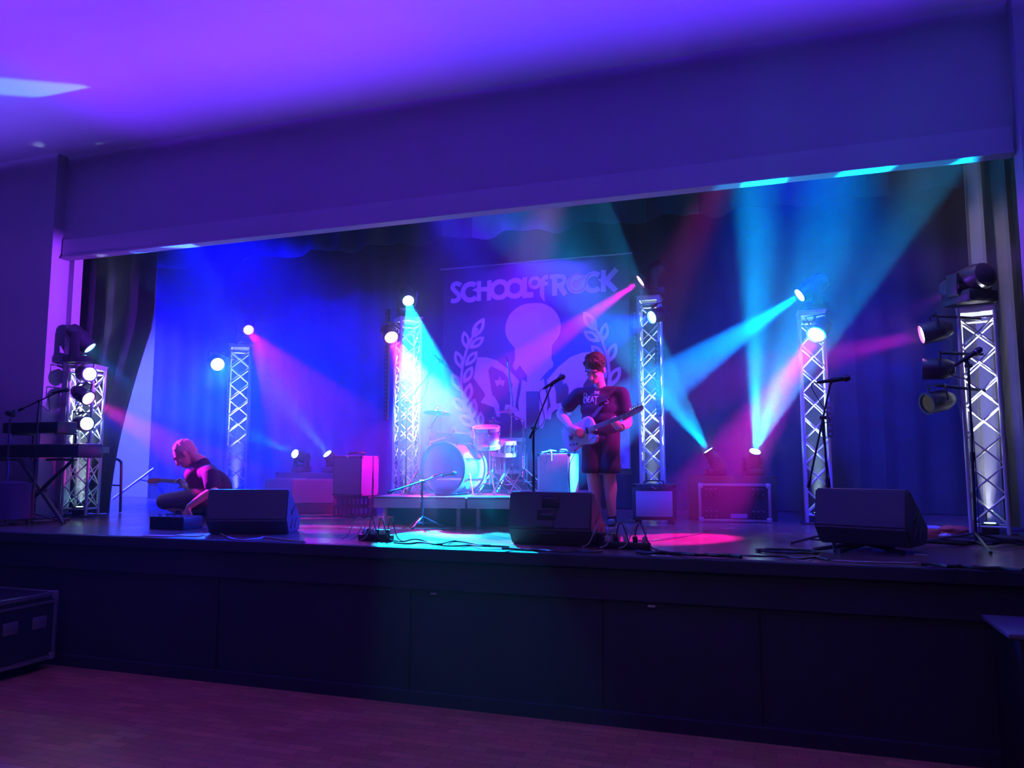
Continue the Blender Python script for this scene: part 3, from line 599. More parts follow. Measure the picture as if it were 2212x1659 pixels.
for k in range(3):
    a = 2 * math.pi * k / 3; d = V((math.cos(a), math.sin(a), 0)); mb.tube([V((sn.x, sn.y, sn.z - .11)), sn + d * .12 - V((0, 0, .085)), sn + d * .132 - V((0, 0, .05))], .006, 6)
part('basket', mb, M_chrome, t); tripod(t, (sn.x, sn.y, RZ), .22, .22)
t = thing('tom_holder', 'chrome arm and post holding the clear rack tom', 'drum hardware', (tc.x - .02, tc.y + .17, RZ)); part('post', MB().tube([(tc.x - .02, tc.y + .17, RZ + .1), (tc.x - .02, tc.y + .17, tc.z)], .012, 8), M_chrome, t)
part('arm', MB().tube([(tc.x - .02, tc.y + .17, tc.z), (tc.x, tc.y + .12, tc.z + .02)], .012, 8).ball((tc.x - .02, tc.y + .17, tc.z), .02, 6), M_chrome, t); tripod(t, (tc.x - .02, tc.y + .17, RZ), .25, .26, ph=1.1)
t = thing('bass_drum_pedal', 'chrome pedal on the riser beside the bass drum', 'pedal', (bcc.x + .0, bcc.y + .36, RZ)); q = V((bcc.x + .02, bcc.y + .40, RZ))
part('footboard', MB().box(q + V((0, .1, .04)), (.08, .28, .012), (.15, 0, 0), bev=.004), M_chrome, t); part('beater', MB().tube([q + V((0, -.06, .1)), q + V((0, -.09, .3))], .006, 6).ball(q + V((0, -.1, .3)), .025, 6), M_chrome, t); part('frame', MB().box(q + V((-.045, -.06, .08)), (.015, .03, .16)).box(q + V((.045, -.06, .08)), (.015, .03, .16)).tube([q + V((-.05, -.06, .15)), q + V((.05, -.06, .15))], .006, 6), M_chrome, t)
# ------------------------------------------------------------------ microphone stands
def mic_shape(mb_b, mb_g, p, d):
    p = V(p); d = V(d).normalized()
    mb_b.lathe([(.008, -.19), (.012, -.17), (.0165, -.03), (.019, -.005), (.0, -.005)], p, d, 14); mb_g.lathe([(.019, -.006), (.025, .0), (.026, .018), (.022, .036), (.012, .046), (0, .048)], p, d, 14)
def mic_stand(label, foot, pivot, tip, micdir=None, tail=0.2, group='microphone stands', base='tripod', cable=True, spread=.32, hmic=1.0):
    foot, pivot, tip = V(foot), V(pivot), V(tip); t = thing('microphone_stand', label, 'microphone stand', foot, 0, group); d = (tip - pivot).normalized()
    part('pole', MB().tube([foot + V((0, 0, .05)), (foot + pivot) / 2], .011, 8).tube([(foot + pivot) / 2 - V((0, 0, .03)), pivot], .0085, 8).tube([(foot + pivot) / 2 - V((0, 0, .04)), (foot + pivot) / 2 + V((0, 0, .03))], .017, 8), M_dark, t)
    if tail > 0: part('boom', MB().tube([pivot - d * tail, tip], .0075, 8).tube([pivot - V((.025, 0, 0)), pivot + V((.025, 0, 0))], .014, 8).tube([pivot - d * tail, pivot - d * (tail - .06)], .014, 8), M_dark, t)
    if base == 'tripod': tripod(t, foot, .11, spread, 3, M_dark, .010, .5)
    else: part('base', MB().lathe([(.13, 0), (.13, .02), (.03, .035), (0, .035)], foot, (0, 0, 1), 24), M_dark, t)
    if micdir is not None:
        md = V(micdir).normalized(); m = thing('microphone', 'microphone held on the ' + label.split(',')[0], 'microphone', tip + md * .0, 0, 'microphones')
        b, g = MB(), MB(); c = tip + md * .09; mic_shape(b, g, c, md); part('body', b, M_black, m); part('grille', g, mat('mic_grille', (.12, .12, .13), .35, .8), m, label='dark mesh grille')
        part('clip', MB().tube([tip, tip + md * .05], .018, 8).tube([tip - V((0, 0, .03)), tip], .01, 8), M_black, t)
        if cable: part('cable', MB().tube(smoothpath([c - md * .19, c - md * .23 - V((0, 0, .03)), (c + pivot) / 2 - V((.03, 0, .16)), pivot - V((0.01, 0, .08)), (pivot + foot) / 2 + V((.015, -.01, 0)), foot + V((.02, -.03, .03))]), .0035, 5), M_cable, m)
    return t
f = G(1180, 1150); f = P(1178, 1120, 1.3); f.z = HS
mic_stand('straight microphone stand left of the guitarist, mic tilted towards him', (P(1151, 1000, 1.45).x, 1.45, HS), P(1153, 925, 1.45), P(1193, 828, 1.5), V((.35, .1, .22)), .10)
mic_stand('boom stand at the right above the blue-lit wedge', (P(1790, 1000, .95).x, .95, HS), P(1778, 902, .95), P(1795, 822, .9), V((.9, .1, .12)), .55)
mic_stand('boom stand behind the bass drum, reaching up to the banner', (P(876, 1000, 2.9).x, 2.9, HS), P(880, 868, 2.9), P(950, 778, 2.6), V((.5, -.1, -.42)), .12)
mic_stand('low boom stand in front of the bass drum', (P(912, 1125, 1.55).x, 1.55, HS), P(912, 1040, 1.55), P(958, 1025, 1.80), V((.6, .5, .1)), .42, spread=.2)
mic_stand('tall straight stand before the far right tower', (P(2107, 1150, 1.25).x, 1.25, HS), P(2092, 790, 1.25) * 1.0, P(2085, 775, 1.25), V((.75, 0, .5)), 0.02, spread=.42)
mic_stand('boom stand over the keyboards at the far left', (P(70, 1100, .72).x, .72, HS), P(85, 866, .75), P(128, 846, .75), V((.9, 0, .12)), .3)
t = thing('overhead_stand', 'tall thin chrome stand with a vertical arm behind the drum kit', 'drum hardware', (P(1101, 1064, 3.0).x, 3.0, RZ)); q0 = V((P(1103, 1064, 3.0).x, 3.0, RZ))
part('pole', MB().tube([q0 + V((0, 0, .1)), P(1104, 885, 3.0)], .010, 8), M_chrome, t); part('arm', MB().tube([P(1108, 878, 2.98), P(1097, 782, 2.98)], .013, 8).tube([P(1108, 890, 2.98), P(1100, 880, 2.98)], .01, 6), M_chrome, t); part('clip', MB().tube([P(1097, 782, 2.98), P(1094, 770, 2.98)], .008, 6), M_dark, t); tripod(t, q0, .3, .3)
t = thing('cable_hook_stand', 'thin stand at the left edge with a small holder on top', 'stand', (P(18, 1100, .68).x, .68, HS))
q0 = V((P(18, 1000, .68).x, .68, HS)); part('pole', MB().tube([q0 + V((0, 0, .02)), P(22, 905, .68)], .012, 8), M_chrome, t); part('holder', MB().box(P(22, 894, .68), (.10, .05, .05), (0, .3, 0), bev=.012).ball(P(30, 888, .68), .014, 6), M_dark, t); tripod(t, q0, .15, .25, 3, M_dark)
# ------------------------------------------------------------------ speakers, amplifiers, cases
M_gr = mat('speaker_grille', (.05, .05, .055), .45, .2, bump=.25, scale=120)
M_cab = mat('speaker_cabinet', (.085, .08, .095), .5, bump=.15, scale=60)
M_amp = mat('amp_tolex', (.05, .05, .055), .7, bump=.25, scale=80)
M_cloth = mat('amp_grille_cloth', (.42, .40, .44), .85, var=.12, scale=90)
M_corner = mat('corner_plate', (.7, .7, .72), .3, .5)
def wedge(label, loc, rotz, W=.62, D=.42, Hh=.40, handle=True, mirror_=1):
    """floor monitor; the tall back faces -y"""
    t = thing('floor_monitor', label, 'stage monitor', loc, rotz, 'floor monitors')
    prof = [(-.5 * D * .62, 0), (-.5 * D, .13), (-.5 * D * .80, Hh), (-.5 * D * .55, Hh + .005), (.5 * D, .12), (.5 * D * .85, 0)]
    vs = [V((s * W / 2, y, z)) for s in (-1, 1) for y, z in prof]; n = len(prof)
    bm = bmesh.new(); vv = [bm.verts.new(q) for q in vs]; bm.faces.new(vv[:n]); bm.faces.new(vv[n:][::-1])
    for i in range(n): bm.faces.new((vv[i], vv[n + i], vv[n + (i + 1) % n], vv[(i + 1) % n]))
    bmesh.ops.bevel(bm, geom=bm.edges[:], offset=.012, segments=2, affect='EDGES'); bm.verts.index_update()
    part('cabinet', MB().add([q.co.copy() for q in bm.verts], [tuple(k.index for k in f.verts) for f in bm.faces]), M_cab, t, False); bm.free()
    a, b = V((0, prof[3][0], prof[3][1])), V((0, prof[4][0], prof[4][1])); d = (b - a); nn = V((0, -d.z, d.y)).normalized() * -1
    nn = V((0, d.z, -d.y)).normalized(); nn = nn if nn.z > 0 else -nn
    ctr = (a + b) / 2 + nn * .004; part('grille', MB().box(ctr, (W - .05, d.length - .05, .012), rotm(nn, V((1, 0, 0))) @ Matrix.Rotation(math.pi / 2, 3, 'Z'), bev=.004), M_gr, t, False, 'perforated grille facing the performer')
    if handle:
        mbk = MB(); yb = -.5 * D * .93
        def bp(x, z, w_, h_, th=.014, sl=True):
            t_ = (z - .13) / (Hh - .13); y = -.5 * D * (1 - .20 * max(0, t_)) if z > .13 else -.5 * D * (.62 + .38 * z / .13)
            ang = math.atan2(.5 * D * .20, Hh - .13) if z > .13 else -math.atan2(.5 * D * .38, .13)
            mbk.box((x, y - .001, z), (w_, th, h_), (-ang, 0, 0), bev=.006)
        bp(.01, .33, .14, .10); bp(-.02, .235, .15, .07); bp(-.03, .145, .14, .02); part('connector_panel', mbk, M_black, t, False, 'black recessed panel')
        mbk = MB(); bp(.01, .355, .11, .012, .022); bp(.0, .275, .14, .014, .022); bp(-.02, .235, .10, .02, .02); bp(-.03, .165, .12, .05, .018); bp(-.03, .095, .13, .016, .022)
        part('handle_bars', mbk, M_cab, t, False)
    for s in (-1, 1):
        part('handle', MB().box((s * W / 2, -.02, .21), (.012, .16, .035), (.5, 0, 0), bev=.006), M_black, t, False, 'recessed side handle')
        [part('side_slot', MB().box((s * W / 2, yq, .085), (.012, .10, .02), (.9, 0, 0), bev=.005), M_black, t, False) for yq in (-.07, .06)]
    return t
q = P(1198, 1100, .62); wedge('grey wedge monitor with a handle panel, front centre by the guitarist', (q.x + .03, .60, HS), math.radians(-3), .66, .46, .40)
q = P(540, 1100, .55); wedge('dark wedge monitor in front of the crouching man', (q.x, .62, HS), math.radians(20), .70, .50, .39, handle=False)
q = P(1868, 1100, .8); wedge('blue-lit wedge monitor at the right front, raised on a small tripod', (q.x + .04, .85, HS + .05), math.radians(-24), .62, .52, .39, handle=False)
t = thing('monitor_tilt_stand', 'low black tilt stand under the blue-lit wedge monitor', 'stand', (q.x, .8, HS)); 
for a, b in (((-.36, -.12, .012), (-.05, .0, .05)), ((-.2, -.2, .012), (.0, .0, .05)), ((.22, -.14, .012), (0, 0, .05)), ((.2, .2, .012), (0, 0, .05))): part('leg', MB().tube([V((q.x, .8, HS)) + V(a), V((q.x, .8, HS)) + V(b)], .014, 8), M_black, t)
for lab, px, yy, rz in (('blue-lit speaker wedge at the rear, left of the pair', 618, 3.35, .55), ('blue-lit speaker wedge at the rear, beside the milk crate cabinet', 683, 3.05, .35)):
    c = P(px, 1100, yy); wedge(lab, (c.x, yy, HS), rz, .52, .42, .42, handle=False)
def corners(mb, c, d, R, s=.03):
    for i in (-1, 1):
        for j in (-1, 1):
            for k in (-1, 1): part(mb[0], MB().box(V(c) + R @ V((i * (d[0] / 2 - s / 2 + .002), j * (d[1] / 2 - s / 2 + .002), k * (d[2] / 2 - s / 2 + .002))), (s, s, s), R, bev=.006), mb[1], mb[2], False)
def amp(label, loc, d, rotz, sidem=None, grm=None, frame=.03, panel=True, group='guitar amplifiers', pilot=False):
    W, D, H_ = d; t = thing('guitar_amplifier', label, 'amplifier', loc, rotz, group); I = Matrix.Identity(3)
    part('cabinet', MB().box((0, 0, H_ / 2), (W, D, H_), bev=.012), sidem or M_amp, t, False)
    top = .07 if panel else frame; part('grille_cloth', MB().box((0, -D / 2, (H_ - top + frame) / 2), (W - 2 * frame, .012, H_ - top - frame), bev=.003), grm or M_cloth, t, False)
    corners(('corner_plate', M_black, t), (0, 0, H_ / 2), d, I, .035)
    part('handle', MB().tube(smoothpath([(-.10, 0, H_), (-.08, 0, H_ + .03), (.08, 0, H_ + .03), (.10, 0, H_)]), .008, 6), M_black, t, False)
    if panel:
        for k in range(7): part('knob', MB().lathe([(.009, 0), (.009, .014), (0, .014)], (-W / 2 + .08 + k * .045, -D / 2 - .002, H_ - .035), (0, -1, 0), 10), M_chrome, t, False)
    part('badge', MB().box((0, -D / 2 - .006, H_ - top * .55), (.05, .005, .018), (0, .5, 0), bev=.002), M_corner, t, False, 'small pale badge')
    return t
# cabinet on a milk crate
q = P(768, 1090, 2.75); cr = thing('milk_crate', 'black plastic milk crate under the blue-lit cabinet', 'crate', (q.x, 2.75, HS), .2)
W, D, H_ = .40, .34, P(768, 1072, 2.6).z - HS; mb = MB()
for z in (.012, H_ * .5, H_ - .012): 
    for s in (-1, 1): mb.box((0, s * D / 2, z), (W, .012, .024)).box((s * W / 2, 0, z), (.012, D, .024))
part('rails', mb, M_black, cr, False); mb = MB()
for i in range(9):
    x = -W / 2 + W * i / 8
    for s in (-1, 1): mb.box((x, s * D / 2, H_ / 2), (.014, .010, H_))
for i in range(7):
    y = -D / 2 + D * i / 6
    for s in (-1, 1): mb.box((s * W / 2, y, H_ / 2), (.010, .014, H_))
part('bars', mb, M_black, cr, False); part('bottom', MB().box((0, 0, .006), (W, D, .012)), M_black, cr, False)
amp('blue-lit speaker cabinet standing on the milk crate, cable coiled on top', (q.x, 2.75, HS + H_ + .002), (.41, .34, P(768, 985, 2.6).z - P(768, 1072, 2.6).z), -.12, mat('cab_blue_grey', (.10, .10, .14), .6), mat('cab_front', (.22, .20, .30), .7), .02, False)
zz = P(768, 985, 2.6).z + .01; single('coiled_cable', MB().tube([(q.x + .11 * math.cos(a * .5), 2.75 + .09 * math.sin(a * .5), zz + .02 + .008 * (a % 3)) for a in range(52)], .006, 5), M_cable, 'black cable coiled on top of the blue-lit cabinet', 'cable')
q = P(1197, 1030, 2.45)
amp('tall amplifier behind the centre microphone stand, one side lit cyan', (q.x, 2.62, RZ + .002), (.36, .34, P(1197, 980, 2.4).z - RZ), -.03, mat('cab_pale', (.55, .56, .58), .5), mat('striped_cloth', (.36, .34, .42), .8, var=.1, scale=70), .022, False)
zz = P(1197, 980, 2.4).z + .015
single('cable_bundle', MB().tube(smoothpath([(q.x - .15, 2.5, zz), (q.x - .08, 2.6, zz + .02), (q.x - .12, 2.7, zz + .03), (q.x, 2.62, zz + .01), (q.x + .05, 2.55, zz + .03), (q.x + .12, 2.7, zz + .02), (q.x + .02, 2.72, zz + .01), (q.x - .05, 2.5, zz + .02), (q.x - .02, 2.42, zz - .01), (q.x - .015, 2.40, zz - .09)]), .008, 6), mat('pale_cable', (.55, .6, .6), .5), 'pale tangle of cable lying on the tall amplifier', 'cable')
q = P(1410, 1130, 2.7); amp('combo amplifier with purple-lit grille on the floor right of the guitarist', (q.x, 2.85, HS + .04), (.44, .26, P(1410, 1046, 2.72).z - HS - .04), .12, M_amp, mat('combo_cloth', (.62, .55, .66), .8, var=.05, scale=60), .035, True)
cmb = [o for o in bpy.data.objects if o.type == 'EMPTY' and str(o.get('label', '')).startswith('combo amplifier')][0]
for s in (-1, 1):
    for r_ in (-1, 1): part('foot', MB().lathe([(.02, 0), (.02, .02), (.015, .042), (0, .042)], (q.x + s * .17, 2.85 + r_ * .1, HS), (0, 0, 1), 10), M_black, cmb)
def flight_case(label, loc, d, rotz, latches=False, castors=False, dishes=True, group='flight cases', edge=.03):
    W, D, H_ = d; t = thing('flight_case', label, 'flight case', loc, rotz, group); I = Matrix.Identity(3); zc = .09 if castors else 0
    part('body', MB().box((0, 0, zc + H_ / 2), (W - .01, D - .01, H_ - .01)), M_dark, t, False)
    mb = MB(); e = edge
    for i in (-1, 1):
        for j in (-1, 1):
            mb.box((i * (W / 2 - e / 2), j * (D / 2 - e / 2), zc + H_ / 2), (e, e, H_), bev=.004).box((i * (W / 2 - e / 2), 0, zc + H_ / 2 + j * (H_ / 2 - e / 2)), (e, D, e), bev=.004).box((0, i * (D / 2 - e / 2), zc + H_ / 2 + j * (H_ / 2 - e / 2)), (W, e, e), bev=.004)
    part('metal_edging', mb, M_steel, t, False); corners(('ball_corner', M_corner, t), (0, 0, zc + H_ / 2), d, I, e * 1.7)
    if dishes:
        for sx in (-1, 1):
            for sz in (-1, 1):
                part('castor_dish', MB().box((sx * (W / 2 - .13), -D / 2 + .0, zc + H_ / 2 + sz * (H_ / 2 - .085)), (.13, .016, .075), bev=.006), M_black, t, False)
                mb = MB(); 
                for a in (-1, 0, 1):
                    for b in (-1, 1): mb.ball((sx * (W / 2 - .13) + a * .05, -D / 2 - .008, zc + H_ / 2 + sz * (H_ / 2 - .085) + b * .028), .005, 4)
                part('rivets', mb, M_corner, t, False)
        part('label_card', MB().box((.04, -D / 2 - .002, zc + .065), (.17, .008, .045)), mat('label_blue', (.3, .3, .45), .6), t, False, 'pale label')
    if latches:
        for yy in (-.12, .14):
            part('latch', MB().box((W / 2, yy, zc + H_ * .58), (.02, .13, .10), bev=.008), M_steel, t, False); 
        part('seam', MB().box((0, 0, zc + H_ * .86), (W + .006, D + .006, .022)), M_steel, t, False)
    if castors:
        for sx in (-1, 1):
            for sy in (-1, 1): part('castor', MB().lathe([(.0, -.014), (.042, -.014), (.045, 0), (.042, .014), (0, .014)], (sx * (W / 2 - .1), sy * (D / 2 - .1), .045), (1, .2, 0), 14).box((sx * (W / 2 - .1), sy * (D / 2 - .1), .08), (.07, .05, .02)), M_black, t, False)
    return t
a, b = G(1503, 1129), G(1667, 1131); W = b.x - a.x - .02; q = P(1585, 1046, 3.15)
flight_case('flight case with pale metal edging standing behind the stage floor cables, right of centre', ((a.x + b.x) / 2, 3.42, HS + .005), (W, .5, q.z - HS), .06)
for (pa, pb, yy, lab) in ((1505, 1655, 3.5, 'dark road trunk behind the metal-edged flight case, two moving heads on it'), (610, 728, 3.6, 'dark road trunk behind the rear wedges, two small moving heads on it')):
    xa, xb = P(pa, 1000, yy).x, P(pb, 1000, yy).x; zt = FLOOR_HEAD_Z[yy]; t = thing('road_trunk', lab, 'flight case', ((xa + xb) / 2, yy + .20, HS), .0, 'road trunks'); hh_ = zt - HS - .002
    part('body', MB().box((0, 0, hh_ / 2), (xb - xa + .2, .42, hh_), bev=.01), M_dark, t, False); corners(('corner_plate', M_black, t), (0, 0, hh_ / 2), (xb - xa + .2, .42, hh_), Matrix.Identity(3), .04)
# case on the hall floor, black box at the right
p = P(48, 1350, -.42); flight_case('flight case with metal edging and castors on the hall floor at the left', (p.x - .46, .0 - .42, 0), (.96, .62, .56), .0 + .0, True, True, False, edge=.035)
t = thing('subwoofer_cabinet', 'black box with a pale top edge on the hall floor at the right edge', 'speaker', (P(2190, 1500, -.3).x + .22, -.32, 0)); part('cabinet', MB().box((0, 0, .42), (.5, .5, .84), bev=.015), M_black, t, False); part('top_lid', MB().box((-.02, 0, .855), (.56, .54, .03), bev=.01), mat('lid_grey', (.14, .13, .17), .6), t, False, 'pale grey lid')
# ------------------------------------------------------------------ keyboards
K1, K2 = P(100, 975, 1.05), P(90, 922, 1.15)
def keyboard(label, px0, px1, pt, pb, yy, dep, ry=0):
    a, b = P(px0, pt, yy), P(px1, pt, yy); th = a.z - P(px0, pb, yy).z; c = V(((a.x + b.x) / 2, yy, b.z - th)); t = thing('keyboard', label, 'keyboard', c, 0, 'stage keyboards'); W = b.x - a.x
    part('body', MB().box((0, 0, th / 2), (W, dep, th), bev=.012), M_black, t, False); mb = MB(); n = int(W / .023)
    for i in range(n - 4): mb.box((-W / 2 + .06 + i * .023, -dep * .0 + dep * .24, th + .004), (.021, dep * .42, .012))
    part('keys', mb, mat('ivory_keys', (.7, .7, .68), .3), t, False)
    part('end_cap', MB().box((W / 2 - .01, 0, th / 2), (.03, dep + .006, th + .012), bev=.01), M_dark, t, False); return t, c, W, th
keyboard('long lower keyboard on the X-stand at the left', -60, 196, 960, 986, .92, .30)
keyboard('short upper keyboard on the X-stand at the left', 28, 146, 912, 934, .98, .24)
t = thing('keyboard_stand', 'black X-shaped keyboard stand with two tiers at the left', 'keyboard stand', (P(85, 1110, .92).x, .92, HS))
zb = HS + .012
for yy in (.78, 1.06):
    A, B, C_, D_ = P(42, 990, yy), P(136, 1112, yy), P(158, 992, yy), P(62, 1085, yy); B.z = zb; D_.z = zb; A.z = C_.z = P(100, 989, .92).z - .02
    D_.x = P(22, 1112, yy).x
    part('cross_tube', MB().tube([A, B], .017, 8), M_black, t); part('cross_tube', MB().tube([C_, D_], .017, 8), M_black, t)
part('pivot', MB().tube([(A.x * .5 + B.x * .5 + .02, 0.74, (A.z + zb) / 2), (A.x * .5 + B.x * .5 + .02, 1.10, (A.z + zb) / 2)], .035, 10), M_black, t)
part('foot_bar', MB().tube([(B.x, .70, zb + .01), (B.x, 1.14, zb + .01)], .018, 8), M_black, t); part('foot_bar', MB().tube([(D_.x, .70, zb + .01), (D_.x, 1.14, zb + .01)], .018, 8), M_black, t)
part('support_bar', MB().tube([(A.x, .74, A.z), (A.x, 1.10, A.z)], .014, 8).tube([(C_.x, .74, A.z), (C_.x, 1.10, A.z)], .014, 8), M_black, t)
ut = P(90, 936, .98).z
part('upper_tier', MB().tube([(A.x + .1, 1.13, A.z), (A.x + .1, 1.13, ut - .01), (A.x + .1, .88, ut - .01)], .013, 8).tube([(C_.x - .06, 1.13, A.z), (C_.x - .06, 1.13, ut - .01), (C_.x - .06, .88, ut - .01)], .013, 8), M_black, t)
t = thing('draped_stool', 'round stool under a purple cloth at the left edge of the stage', 'stool', (P(22, 1100, .62).x, .62, HS)); q = V(t.location)
part('seat', MB().lathe([(0, .44), (.12, .435), (.18, .40), (.185, .34), (0, .33)], q, (0, 0, 1), 24), mat('stool_cloth', (.10, .05, .16), .9), t)
for k in range(3):
    a = 2 * math.pi * k / 3 + .6; part('leg', MB().tube([q + V((.05 * math.cos(a), .05 * math.sin(a), .34)), q + V((.17 * math.cos(a), .17 * math.sin(a), .01))], .014, 8), M_black, t)
mb = MB(); n = 28
for j in range(6):
    pass
vs = []; 
for j in range(7):
    z = .42 - .36 * j / 6
    for i in range(n): a = 2 * math.pi * i / n; r = .188 + .02 * j / 6 + .012 * math.sin(a * 7) * j / 6; vs.append(q + V((r * math.cos(a), r * math.sin(a), z)))
part('cloth', mb.add(vs, [(j * n + i, j * n + (i + 1) % n, (j + 1) * n + (i + 1) % n, (j + 1) * n + i) for j in range(6) for i in range(n)]), MATS['stool_cloth'], t)
# ------------------------------------------------------------------ wing rails
rl = thing('stair_rail', 'dark bent tube rail at the top of the wing stairs', 'handrail', (P(255, 1108, 2.35).x, 2.35, HS)); a = P(246, 992, 2.35); 
part('rail', MB().tube(smoothpath([P(240, 992, 2.35), P(252, 992, 2.35), P(260, 997, 2.35), P(262, 1010, 2.35), V((P(260, 1100, 2.35).x, 2.35, HS + .01))], 5), .016, 8), M_dark, rl)
part('lower_rail', MB().tube([P(240, 1048, 2.35), P(260, 1049, 2.35)], .010, 8), M_dark, rl); part('post', MB().tube([P(239, 992, 2.35), V((P(239, 992, 2.35).x, 2.35, HS + .01))], .014, 8), M_dark, rl)
hr = thing('wall_handrail', 'pale sloping handrail fixed to the grey wing wall', 'handrail', P(290, 1045, 5.0)); part('rail', MB().tube([P(243, 1078, 4.6), P(332, 1012, 4.9)], .022, 8), M_steel, hr)
part('bracket', MB().tube([P(300, 1036, 4.79), P(300, 1036, 4.79) + V((0, .3, -.05))], .012, 6), M_steel, hr)
single('wing_notice', MB().box(P(230, 972, 2.05), (.10, .008, .075), bev=.002), mat('notice', (.3, .3, .5), .7), 'small pale notice pinned on the black side curtain', 'sign')
# ------------------------------------------------------------------ LED battens on the towers
def batten(label, px, py0, py1, yy, w=.055):
    a, b = P(px, py0, yy), P(px, py1, yy); t = thing('led_batten', label, 'LED bar', V((a.x, yy, b.z)), 0, 'LED battens'); L = a.z - b.z
    part('housing', MB().box((0, 0, L / 2), (w, .05, L), bev=.006), M_black, t, False); mb = MB(); n = int(L / .055)
    for i in range(n): mb.lathe([(.0175, 0), (.016, .004), (0, .005)], (0, -.025, .035 + i * (L - .07) / (n - 1)), (0, -1, 0), 12)
    part('lamps', mb, mat('unlit_led', (.12, .12, .16), .2), t, False, 'row of round unlit lenses')
    part('bracket', MB().box((0, .035, L * .5), (.03, .03, .04)), M_black, t, False)
batten('unlit LED batten left of the tower behind the guitarist', 1370, 652, 795, 3.72)
batten('unlit LED batten on the right leg of the tower behind the guitarist', 1420, 738, 900, 3.70)
batten('unlit LED batten left of the drum riser tower', 838, 668, 908, 3.7)
batten('unlit LED batten on the tower behind the right microphone stand', 1790, 868, 945, 3.15)
# ------------------------------------------------------------------ cables and small things on the stage floor
def cable(label, pts, r=.0045, m=None, name='cable', cat='cable', group='cables along the stage edge'):
    p = []
    for q in pts:
        g = G(q[0], q[1]); z = HS + r + .001 + (q[2] if len(q) > 2 else 0); g = G(q[0], q[1], z); g.z = z; p.append(g)
    return single(name, MB().tube(smoothpath(p, 6), r, 6), m or M_cable, label, cat, group=group)
rnd = random.Random(12)
def wig(x0, y0, x1, y1, n, a, lift=0): return [(x0 + (x1 - x0) * i / n, y0 + (y1 - y0) * i / n + rnd.uniform(-a, a), max(0, rnd.uniform(-lift, lift))) for i in range(n + 1)]
M_pale = mat('pale_flex', (.5, .5, .5), .5)
cable('black cable along the stage edge from the power strip to the grey wedge', wig(850, 1172, 1100, 1184, 9, 3, .02), .007)
cable('second black cable looping in front of the power strip', wig(840, 1166, 1060, 1176, 8, 4, .02), .006)
cable('black cable bundle under the front of the grey wedge', wig(1085, 1186, 1300, 1192, 8, 2.5, .02), .008)
cable('thick black cable bundle along the stage edge right of the guitarist', wig(1375, 1192, 1600, 1204, 9, 2.5, .03), .013)
cable('thin black cable wandering along the stage edge to the blue-lit wedge', wig(1560, 1198, 1790, 1208, 8, 2.5, .015), .007)
cable('thick black cable along the stage edge at the far right', wig(1990, 1218, 2212, 1232, 8, 2, .02), .012)
cable('black cable behind the far right stand', wig(1940, 1172, 2212, 1172, 8, 5, .02), .016)
cable('pale cable with a plug in front of the dark wedge', [(475, 1152), (492, 1160), (520, 1166), (560, 1163), (572, 1160), (620, 1166), (660, 1170)], .0065, M_pale, name='pale_cable')
cable('pale ridge of tape and cable in front of the blue-lit wedge', wig(1800, 1211, 1980, 1217, 8, 1, .0), .006, M_pale, name='pale_cable')
cable('black cable arching from the power strip to the right of the guitarist', [(1355, 1180, .02), (1368, 1172, .03), (1385, 1168, .05), (1400, 1178, .02), (1412, 1194, 0), (1440, 1197, 0)], .005)
cable('shiny cable lying across the pink light towards the flight case', [(1372, 1172), (1400, 1168), (1440, 1164), (1480, 1158), (1510, 1152), (1530, 1145)], .005, M_chrome)
for k, (cx, cy, lab) in enumerate(((1700, 1194, 'coil of black cable on the floor left of the blue-lit wedge'),)):
    g0 = G(cx, cy); single('cable_coil', MB().tube([(g0.x + (.20 + .012 * math.sin(a * .9)) * math.cos(a * .4), g0.y + .10 * math.sin(a * .4) + .01 * math.sin(a), HS + .008 + .004 * (a % 3)) for a in range(70)], .006, 5), M_cable, lab, 'cable', V((g0.x, g0.y, HS)))
def power_strip(label, px, py, n, rz=0.0, L=.34, up=.10):
    g0 = G(px, py); t = thing('power_strip', label, 'power strip', g0, rz, 'power strips'); part('body', MB().box((0, 0, .025), (L, .07, .05), bev=.008), M_black, t, False)
    for i in range(n):
        x = -L / 2 + .04 + i * (L - .08) / (n - 1); part('plug', MB().box((x, 0, .07), (.032, .035, .045), (0, rnd.uniform(-.2, .2), 0), bev=.006).tube(smoothpath([(x, 0, .09), (x + .01, 0, .09 + up * .6), (x + .05 * (1 if i % 2 else -1), -.03, .09 + up), (x + .12 * (1 if i % 2 else -1), -.06, .04), (x + .18 * (1 if i % 2 else -1), -.05, .008)], 4), .0045, 5), M_black if i % 2 else MATS['pale_flex'], t, False)
    return t
power_strip('power strip crowded with plugs at the stage edge, left of centre', 812, 1168, 6, -.05, .30, .09)
power_strip('power strip with tall plugs at the guitarist\'s feet', 1352, 1186, 5, -.08, .36, .10)
t = thing('stage_box', 'small black box with cables at the guitarist\'s feet', 'box', G(1315, 1180)); part('body', MB().box((0, 0, .05), (.16, .12, .10), bev=.01), M_black, t, False); part('socket', MB().box((.02, -.062, .06), (.05, .008, .035)), M_corner, t, False)
t = thing('pedal_case', 'low black pedal case on the stage in front of the crouching man', 'case', G(360, 1144)); part('body', MB().box((0, .12, .06), (.40, .26, .12), (0, 0, 0), bev=.01), M_black, t, False)
mb = MB()
for i in range(4): mb.lathe([(.012, 0), (.012, .02), (0, .02)], (-.13 + i * .085, .05, .12), (0, 0, 1), 10)
part('footswitch', mb, M_chrome, t, False); part('lid_edge', MB().box((0, -.008, .118), (.40, .012, .008)), M_steel, t, False)
